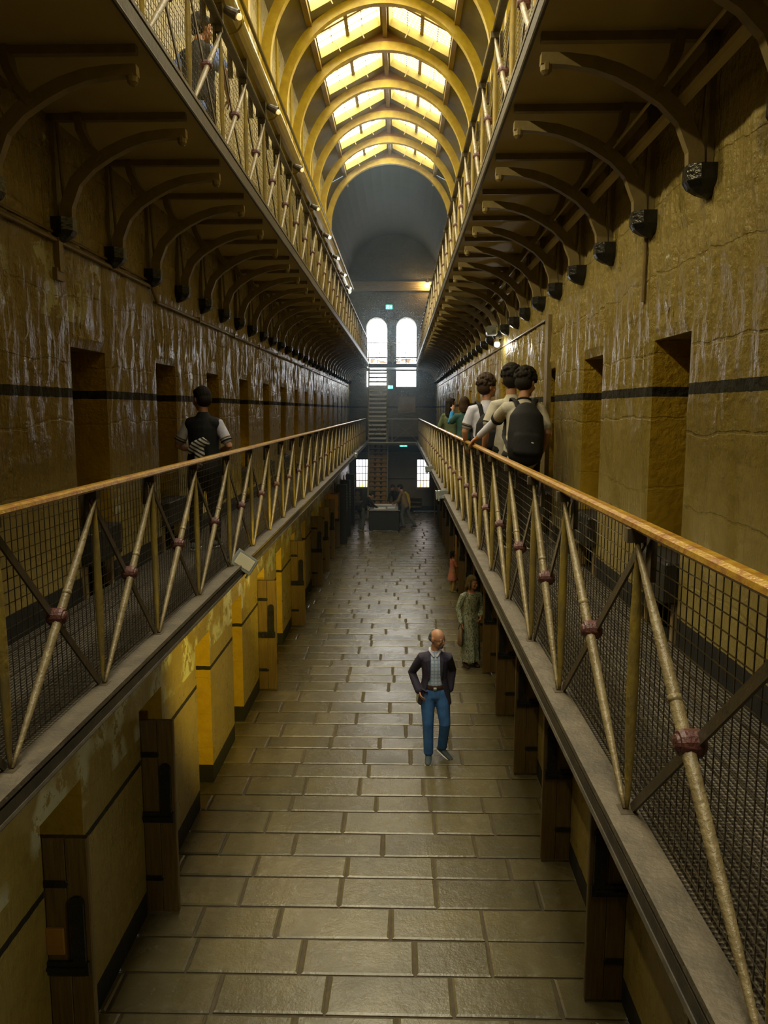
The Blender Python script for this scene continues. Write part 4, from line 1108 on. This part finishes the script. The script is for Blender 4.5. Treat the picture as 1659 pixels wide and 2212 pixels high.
    def skirt(s, name, mt, rows, folds=0, sleeve=None, e=.012):
        m = MB(); n = 40; v = []; f = []
        for (z, rx, ry, cy_) in rows:
            fo_ = folds*max(0, (1.0 - z))
            for i in range(n):
                a = 2*PI*i/n; k = 1 + fo_*math.sin(a*9+z*2)
                p = Vector((math.cos(a)*rx*k, math.sin(a)*ry*k + cy_, z)); v.append(s.up(p) if z > .95 else p)
        for r in range(len(rows)-1):
            for i in range(n): j = (i+1) % n; f.append((r*n+i, r*n+j, r*n+n+j, r*n+n+i))
        f.append(tuple(range(n))); f.append(tuple(range((len(rows)-1)*n, len(rows)*n))); m.add(v, f)
        for q in (-1,1):
            if sleeve:
                a, E, W_ = s.sh(q), Vector(s.arms[q][1]), Vector(s.arms[q][2])
                pts = [s.up((q*.09,-.005,1.405)), a, a.lerp(E,.5), E] + ([E.lerp(W_,.5), E.lerp(W_,.93)] if sleeve == 'long' else []); m.limb(pts, [.060+e,.058+e,.052+e,.044+e,.038+e,.032+e][:len(pts)], (0,1,0), 14)
        return s.fin(m, name, mt)

def backpack(p, mt, label, z0=.98, z1=1.42, w_=.15, d_=.13):
    """a bag worn on p's back; top-level, in p's own frame"""
    root = empty('backpack', p.root.location, label, 'backpack', None, p.root.rotation_euler[2])
    def fin(m, name, mt_, vs=.014, par=root):
        m.v = [tuple(Vector(v)*p.k) for v in m.v]; o = m.build(name, mt_, par, smooth=True, fix=False)
        if vs: remesh(o, vs, 4)
        return o
    X = p.U.to_3x3() @ Vector((1,0,0)); m = MB(); c = -.13 - d_*.5
    m.limb([p.up((0,c,z0)), p.up((0,c-.01,z0+.08)), p.up((0,c-.01,(z0+z1)/2)), p.up((0,c,z1-.08)), p.up((0,c+.02,z1))], [(w_*.92,d_*.62),(w_,d_*.75),(w_,d_*.72),(w_*.92,d_*.6),(w_*.6,d_*.42)], X, 18)
    m.limb([p.up((0,c-d_*.6,z0+.03)), p.up((0,c-d_*.62,z0+.20))], [(w_*.75,.04),(w_*.72,.035)], X, 14)
    fin(m, 'bag_body', mt)
    for q in (-1,1):
        m = MB(); m.limb([p.up((q*.05,c+.04,z1-.06)), p.up((q*.085,-.09,1.44)), p.up((q*.115,-.01,1.487)), p.up((q*.125,.085,1.42)), p.up((q*.14,.13,1.28)), p.up((q*.17,.04,1.12)), p.up((q*.14,c+.06,z0+.08))], [(.030,.012)]*7, X, 10); fin(m, 'shoulder_strap', mt, .009)
    m = MB(); m.limb([p.up((-.03,c,z1)), p.up((0,c+.02,z1+.05)), p.up((.03,c,z1))], [.007]*3, (0,1,0), 8); fin(m, 'grab_handle', mt, 0)
    m = MB(); m.ball(p.up((.03,c-d_*.78,z0+.12)), (.035,.006,.02), 10, 6); fin(m, 'patch', CL['cream'], 0)
    return root

# the man in the navy jacket
p = Person((.47, 9.95, 0), PI, 1.80, 'bald bearded man in navy blazer and blue jeans walking on the flagstones', lean=3, hyaw=52, hpitch=14, vs=.008)
p.legs = {1: [(.09,0,.92),(.085,.07,.50),(.075,.06,.085)], -1: [(-.09,0,.92),(-.135,.07,.50),(-.11,-.06,.12)]}
p.toe = {1: (.1,1,-.05), -1: (-.75,.62,-.38)}
p.arms = {1: [None,(.295,-.10,1.14),(.205,.07,.94)], -1: [None,(-.235,-.15,1.16),(-.20,-.05,.92)]}
p.body(); p.face(); p.hair(CL['hairgrey'], 'bald')
m = MB(); X3 = p.Hd.to_3x3(); m.ball(p.hd((0,.078,1.575)),(.034,.026,.028),12,8,M=X3); m.ball(p.hd((0,.100,1.603)),(.026,.010,.006),10,6,M=X3); p.fin(m, 'beard', CL['grey'], .006, 1)
m = MB()
for q in (-1,1): m.limb([p.hd((q*.012,.108,1.648)), p.hd((q*.052,.095,1.648))], [.0025,.0025], (0,0,1), 6); m.limb([p.hd((q*.052,.095,1.648)), p.hd((q*.079,.0,1.648))], [.0022,.0022], (0,0,1), 6)
p.fin(m, 'spectacles', CL['iris'], 0)
p.shirt('shirt', CL['check'], e=.006, sleeve=None)
m = MB(); 
for q in (-1,1): m.limb([p.up((q*.062,-.04,1.50)), p.up((q*.062,.035,1.485)), p.up((q*.018,.088,1.425))], [(.012,.022),(.012,.024),(.010,.016)], (0,0,1), 8)
p.fin(m, 'collar', CL['white'], .007, 1)
p.trousers(CL['denim'], e=.014); p.shoes(CL['shoe'], CL['sole'])
m = MB(); m.limb([p.up((0,0,.985)), p.up((0,0,1.02))], [(.163,.118),(.162,.117)], (1,0,0), 24); o = p.fin(m, 'belt', CL['leather'], 0)
m = MB(); m.cbox(p.up((0,.122,1.0))*p.k, (.045,.012,.035), bev=.004); m.build('buckle', M['steel'], o)
def jacket(p, mt, gap_top=.55, gap_bot=.95, hem=.80, e=.028):
    m = MB(); n = 30; rows = [(.76,.225,.165,0,gap_bot),(.88,.205,.150,0,gap_bot*.85),(1.0,.182,.132,0,gap_bot*.7),(1.12,.165,.122,0,gap_top),(1.25,.172,.130,0,gap_top*.92),(1.36,.178,.124,0,gap_top*.95),(1.415,.155,.100,0,gap_top),(1.47,.085,.080,-.01,gap_top*1.1)]
    V = []; F = []
    for (z, rx, ry, cy_, g) in rows:
        for off in (0, -.014):
            for i in range(n+1):
                a = PI/2 + g/1.0 + (2*PI-2*g)*i/n
                V.append(p.up(((rx+off)*math.cos(a), (ry+off)*math.sin(a)+cy_, z)))
    w2 = 2*(n+1)
    for r in range(len(rows)-1):
        b0, b1 = r*w2, (r+1)*w2
        for i in range(n):
            F.append((b0+i,b0+i+1,b1+i+1,b1+i)); F.append((b0+n+1+i+1,b0+n+1+i,b1+n+1+i,b1+n+1+i+1))
        F.append((b0,b1,b1+n+1,b0+n+1)); F.append((b0+n,b0+2*n+1,b1+2*n+1,b1+n))
    for b0 in (0, (len(rows)-1)*w2):
        for i in range(n): F.append((b0+i,b0+i+1,b0+n+1+i+1,b0+n+1+i))
    m.add(V, F)
    for q in (-1,1):
        a, E, W_ = p.sh(q), Vector(p.arms[q][1]), Vector(p.arms[q][2])
        m.limb([p.up((q*.09,-.01,1.392)), a, a.lerp(E,.45), E, E.lerp(W_,.5), E.lerp(W_,.97)], [.066,.068,.064,.058,.054,.050], (0,1,0), 14)
    # lapels
    for q in (-1,1): m.limb([p.up((q*.066,.03,1.475)), p.up((q*.085,.10,1.38)), p.up((q*.082,.125,1.25)), p.up((q*.078,.125,1.12))], [(.012,.010),(.030,.008),(.024,.008),(.010,.007)], p.U.to_3x3() @ Vector((1,0,0)), 8)
    return m
p.fin(jacket(p, None), 'blazer', CL['navy'], .0075)
m = MB(); m.limb([p.up((.165,.085,.985)), p.up((.10,.132,.965))], [(.006,.016)]*2, (0,0,1), 8); p.fin(m, 'pocket_flap', CL['navy'], 0)

# boy in the vest on the left gallery
p = Person((-1.99, 7.76, FL1+.022), 0, 1.61, 'boy in black vest and white short sleeves walking away on the left gallery', lean=3, hyaw=48, hpitch=12)
p.arms = {1: [None,(.29,-.02,1.13),(.13,.18,1.08)], -1: [None,(-.29,.0,1.13),(-.12,.20,1.08)]}
p.legs[1] = [(.09,0,.92),(.09,.05,.50),(.09,.05,.09)]; p.legs[-1] = [(-.09,0,.92),(-.10,.01,.50),(-.10,-.12,.09)]
p.body(); p.face(); p.hair(CL['hairdark']); p.shirt('shirt', CL['white'], e=.006)
p.shirt('vest', CL['black'], e=.022, sleeve='cap', puff=.018, z0=.86); p.trousers(CL['black']); p.shoes(CL['grey'], CL['sole'])
for q in (-1,1): p.cuff(q, .70, CL['black']); p.cuff(q, .60, CL['tan'], .064)
r_ = empty('striped_cloth', p.root.location, 'black and white striped cloth tied at the back of the boy in the vest', 'cloth')
m = MB(); m.limb([(-.10,-.17,1.00),(-.04,-.19,1.06),(.05,-.185,1.10),(.09,-.17,1.08)], [(.03,.03),(.05,.035),(.05,.04),(.02,.03)], (0,0,1), 12); m.limb([(-.0,-.185,1.05),(.01,-.20,.96),(-.01,-.19,.86)], [(.05,.03),(.055,.028),(.04,.02)], (1,0,0), 12)
o = m.build('knotted_cloth', CL['zebra'], r_, smooth=True, fix=False); remesh(o, .009, 3); o.name = 'fabric'

# three students on the right gallery
GR = 'students standing together on the right gallery'
p = Person((1.22, 7.8, FL1+.022), 0, 1.80, 'student in white shirt with big black backpack, hand resting on the rail', lean=10, side=3, hyaw=-38, hpitch=12, vs=.009)
p.arms[-1] = [None,(-.21,.30,1.27),(-.385,.475,1.085)]; p.palm[-1] = (0,-.1,-1); p.curl[-1] = .42
p.arms[1] = [None,(.25,-.02,1.14),(.22,.12,.95)]
p.body(); p.face(); p.hair(CL['hairdark'], 'curly'); p.shirt('shirt', CL['cream'], e=.010, sleeve='short', puff=.02, z0=.86); p.trousers(CL['black']); p.shoes(CL['black'], CL['sole'])
m = MB(); a, E, W_ = p.sh(-1), Vector(p.arms[-1][1]), Vector(p.arms[-1][2]); m.limb([a.lerp(E,.6), E, E.lerp(W_,.5), E.lerp(W_,.9)], [.050,.046,.042,.034], (0,1,0), 12); p.fin(m, 'long_under_sleeve', CL['white'])
for f_ in (.80, .92): p.cuff(-1, f_-.03, CL['black'], .068)
m = MB(); m.tube(p.up((0,-.004,1.462)), p.up((0,0,1.476)), .074, 20); p.fin(m, 'neck_band', CL['black'], 0)
backpack(p, CL['black'], 'large black backpack with pale patch worn by the nearest student at the rail', z0=.88, z1=1.36, w_=.175, d_=.17)
p = Person((1.20, 8.4, FL1+.022), 0, 1.84, 'taller student with bushy black hair between the two backpack wearers', lean=4, hyaw=-10, hpitch=6)
p.body(); p.hair(CL['hairdark'], 'curly'); p.shirt('shirt', CL['cream'], e=.010, puff=.02, z0=.86); p.trousers(CL['black']); p.shoes(CL['black'])
for q in (-1,1): p.cuff(q, .70, CL['black'])
p = Person((1.03, 9.3, FL1+.022), 0, 1.78, 'student with curly brown hair in white shirt, furthest of the three, face turned right', lean=3, hyaw=-62, hpitch=4)
p.arms[-1] = [None,(-.25,.02,1.13),(-.23,.12,.98)]
p.body(); p.face(); p.hair(CL['hairbrown'], 'curly'); p.shirt('shirt', CL['white'], e=.010, puff=.02, z0=.86); p.trousers(CL['black']); p.shoes(CL['black'])
for q in (-1,1): p.cuff(q, .70, CL['black']); p.cuff(q, .64, CL['tan'], .067)
backpack(p, CL['black'], 'black backpack worn by the curly haired student further along the rail', z0=.92, z1=1.30)
m = MB(); m.ball((0,0,0), (.03,.03,.05), 12, 8); o = m.build('bottle', CL['gold'], smooth=True); o.location = (.83-.02+.02, 9.42, FL1+1.0); tag(o, 'bright green bottle held at the rail by the furthest student', 'bottle')
# two people further down the right gallery
p = Person((1.05, 16.2, FL1+.022), -.5, 1.62, 'person with long dark hair in olive top far along the right gallery', hyaw=-40, vs=.014)
p.body(); p.hair(CL['hairdark'], 'long'); p.shirt('top', CL['green'], sleeve='long'); p.trousers(CL['black']); p.shoes(CL['black'])
p = Person((1.20, 14.6, FL1+.022), .2, 1.62, 'person in teal top and blue sleeve raising a hand on the right gallery', hyaw=-20, vs=.014)
p.arms[-1] = [None,(-.27,.10,1.25),(-.20,.16,1.50)]; p.palm[-1] = (0,1,0); p.curl[-1] = .1
p.body(); p.hair(CL['hairbrown'], 'bob'); p.shirt('top', CL['teal'], sleeve='short'); p.trousers(CL['black']); p.shoes(CL['black'])
m = MB(); E, W_ = Vector(p.arms[-1][1]), Vector(p.arms[-1][2]); m.limb([p.sh(-1).lerp(E,.5), E, E.lerp(W_,.9)], [.062,.056,.046], (0,1,0), 12); p.fin(m, 'blue_sleeve', CL['blue'])
# upper left gallery
p = Person((-1.98, 7.9, FL2), -.35, 1.72, 'person in light blue shirt and dark vest behind the mesh of the upper left gallery', lean=6, hyaw=-25, hpitch=8)
p.arms = {1: [None,(.30,.02,1.17),(.24,.18,1.02)], -1: [None,(-.31,-.02,1.14),(-.22,.12,1.00)]}
p.body(); p.hair(CL['hairdark']); p.shirt('shirt', CL['ltblue'], e=.014, puff=.01, z0=.82); p.shirt('vest', CL['black'], e=.026, sleeve='cap', puff=.02, z0=.93); p.trousers(CL['black']); p.shoes(CL['black'])

# woman in the patterned dress and the girl by the right doors
p = Person((1.30, 13.75, 0), PI+.35, 1.68, 'woman in silvery green patterned long dress standing by the right cell doors', hyaw=30, hpitch=12, vs=.009)
p.arms = {1: [None,(.25,-.03,1.15),(.23,.08,.88)], -1: [None,(-.24,-.02,1.15),(-.15,.12,1.0)]}
p.body(); p.face(); p.hair(CL['hairlight'], 'bob')
p.skirt('dress', CL['floral'], [(.12,.195,.17,0),(.45,.185,.16,0),(.80,.178,.145,0),(.96,.168,.13,0),(1.10,.145,.11,0),(1.25,.160,.122,0),(1.36,.170,.112,0),(1.42,.11,.085,0),(1.46,.07,.07,0)], .10, 'long')
m = MB(); m.tube(p.up((0,.0,1.45)), p.up((0,.005,1.475)), .070, 16); p.fin(m, 'pink_neckline', CL['coral'], 0); p.shoes(CL['leather'])
r_ = empty('tote_bag', p.root.location, 'tan tote bag hanging from the hand of the woman in the patterned dress', 'bag', None, PI+.35)
m = MB(); m.limb([(.25,.10,.48),(.25,.10,.60),(.245,.09,.74)], [(.14,.05),(.15,.045),(.12,.02)], (.3,1,0), 14); o = m.build('bag_body', CL['bag'], r_, smooth=True)
m = MB(); m.path([(.25,.0,.72),(.235,.05,.84),(.235,.10,.84),(.25,.19,.72)], .007, 6); m.build('bag_handle', CL['leather'], r_)
p = Person((1.36, 19.6, 0), -PI/2+.3, 1.06, 'small girl in coral dress facing the ochre panel at the right doors', hyaw=-5, vs=.011)
p.arms = {1: [None,(.22,.10,1.15),(.12,.30,1.10)], -1: [None,(-.22,.08,1.12),(-.12,.28,1.05)]}
p.body(); p.hair(CL['hairdark'], 'bob'); p.trousers(CL['legging']); p.shoes(CL['legging'])
p.skirt('dress', CL['coral'], [(.52,.23,.20,0),(.75,.205,.17,0),(.95,.175,.14,0),(1.10,.15,.115,0),(1.30,.165,.12,0),(1.42,.11,.085,0),(1.46,.07,.07,0)], .10, 'long')
panel('upright_board', 1.44, 1.47, 19.55, 19.95, .05, 1.45, M['yellowcard'], 'ochre upright board in front of the girl in coral', 'board')

# visitors round the display case
p = Person((-1.50, 29.7, 0), -1.1, 1.66, 'visitor in dark top and grey trousers stooping over the display case from the left', lean=38, hpitch=20, vs=.013)
p.arms = {1: [None,(.20,.45,1.05),(.10,.66,.95)], -1: [None,(-.22,.42,1.02),(-.12,.62,.95)]}
p.body(); p.hair(CL['hairdark']); p.shirt('top', CL['black'], sleeve='long', puff=.02, z0=.84); p.trousers(CL['grey'], flare=.02); p.shoes(CL['cream'])
p = Person((.20, 30.6, 0), 1.15, 1.74, 'visitor in tan top with yellow shawl leaning on the case from the right', lean=16, hpitch=16, vs=.013)
p.legs = {1: [(.09,0,.92),(.12,-.12,.52),(.16,-.36,.10)], -1: [(-.09,0,.92),(-.10,.10,.50),(-.10,.02,.09)]}
p.arms = {1: [None,(.24,.22,1.12),(.16,.44,.98)], -1: [None,(-.24,.20,1.12),(-.16,.44,.98)]}
p.body(); p.hair(CL['hairdark']); p.shirt('top', CL['tan'], sleeve='long', puff=.02, z0=.84); p.trousers(CL['grey']); p.shoes(CL['leather'])
m = MB(); m.limb([p.up((.08,-.10,1.40)), p.up((.20,-.12,1.25)), p.up((.22,-.10,1.0)), (.22,-.08,.72)], [(.05,.06),(.06,.08),(.06,.09),(.05,.04)], (0,1,0), 12); p.fin(m, 'yellow_shawl', CL['yellow'])
p = Person((-.15, 31.9, 0), 2.6, 1.68, 'visitor in dark jacket bending over the back of the display case', lean=24, hpitch=16, vs=.014)
p.arms = {1: [None,(.24,.26,1.08),(.14,.46,.96)], -1: [None,(-.24,.26,1.08),(-.14,.46,.96)]}
p.body(); p.hair(CL['hairdark']); p.shirt('jacket', CL['black'], sleeve='long', puff=.02, z0=.84); p.trousers(CL['black']); p.shoes(CL['black'])
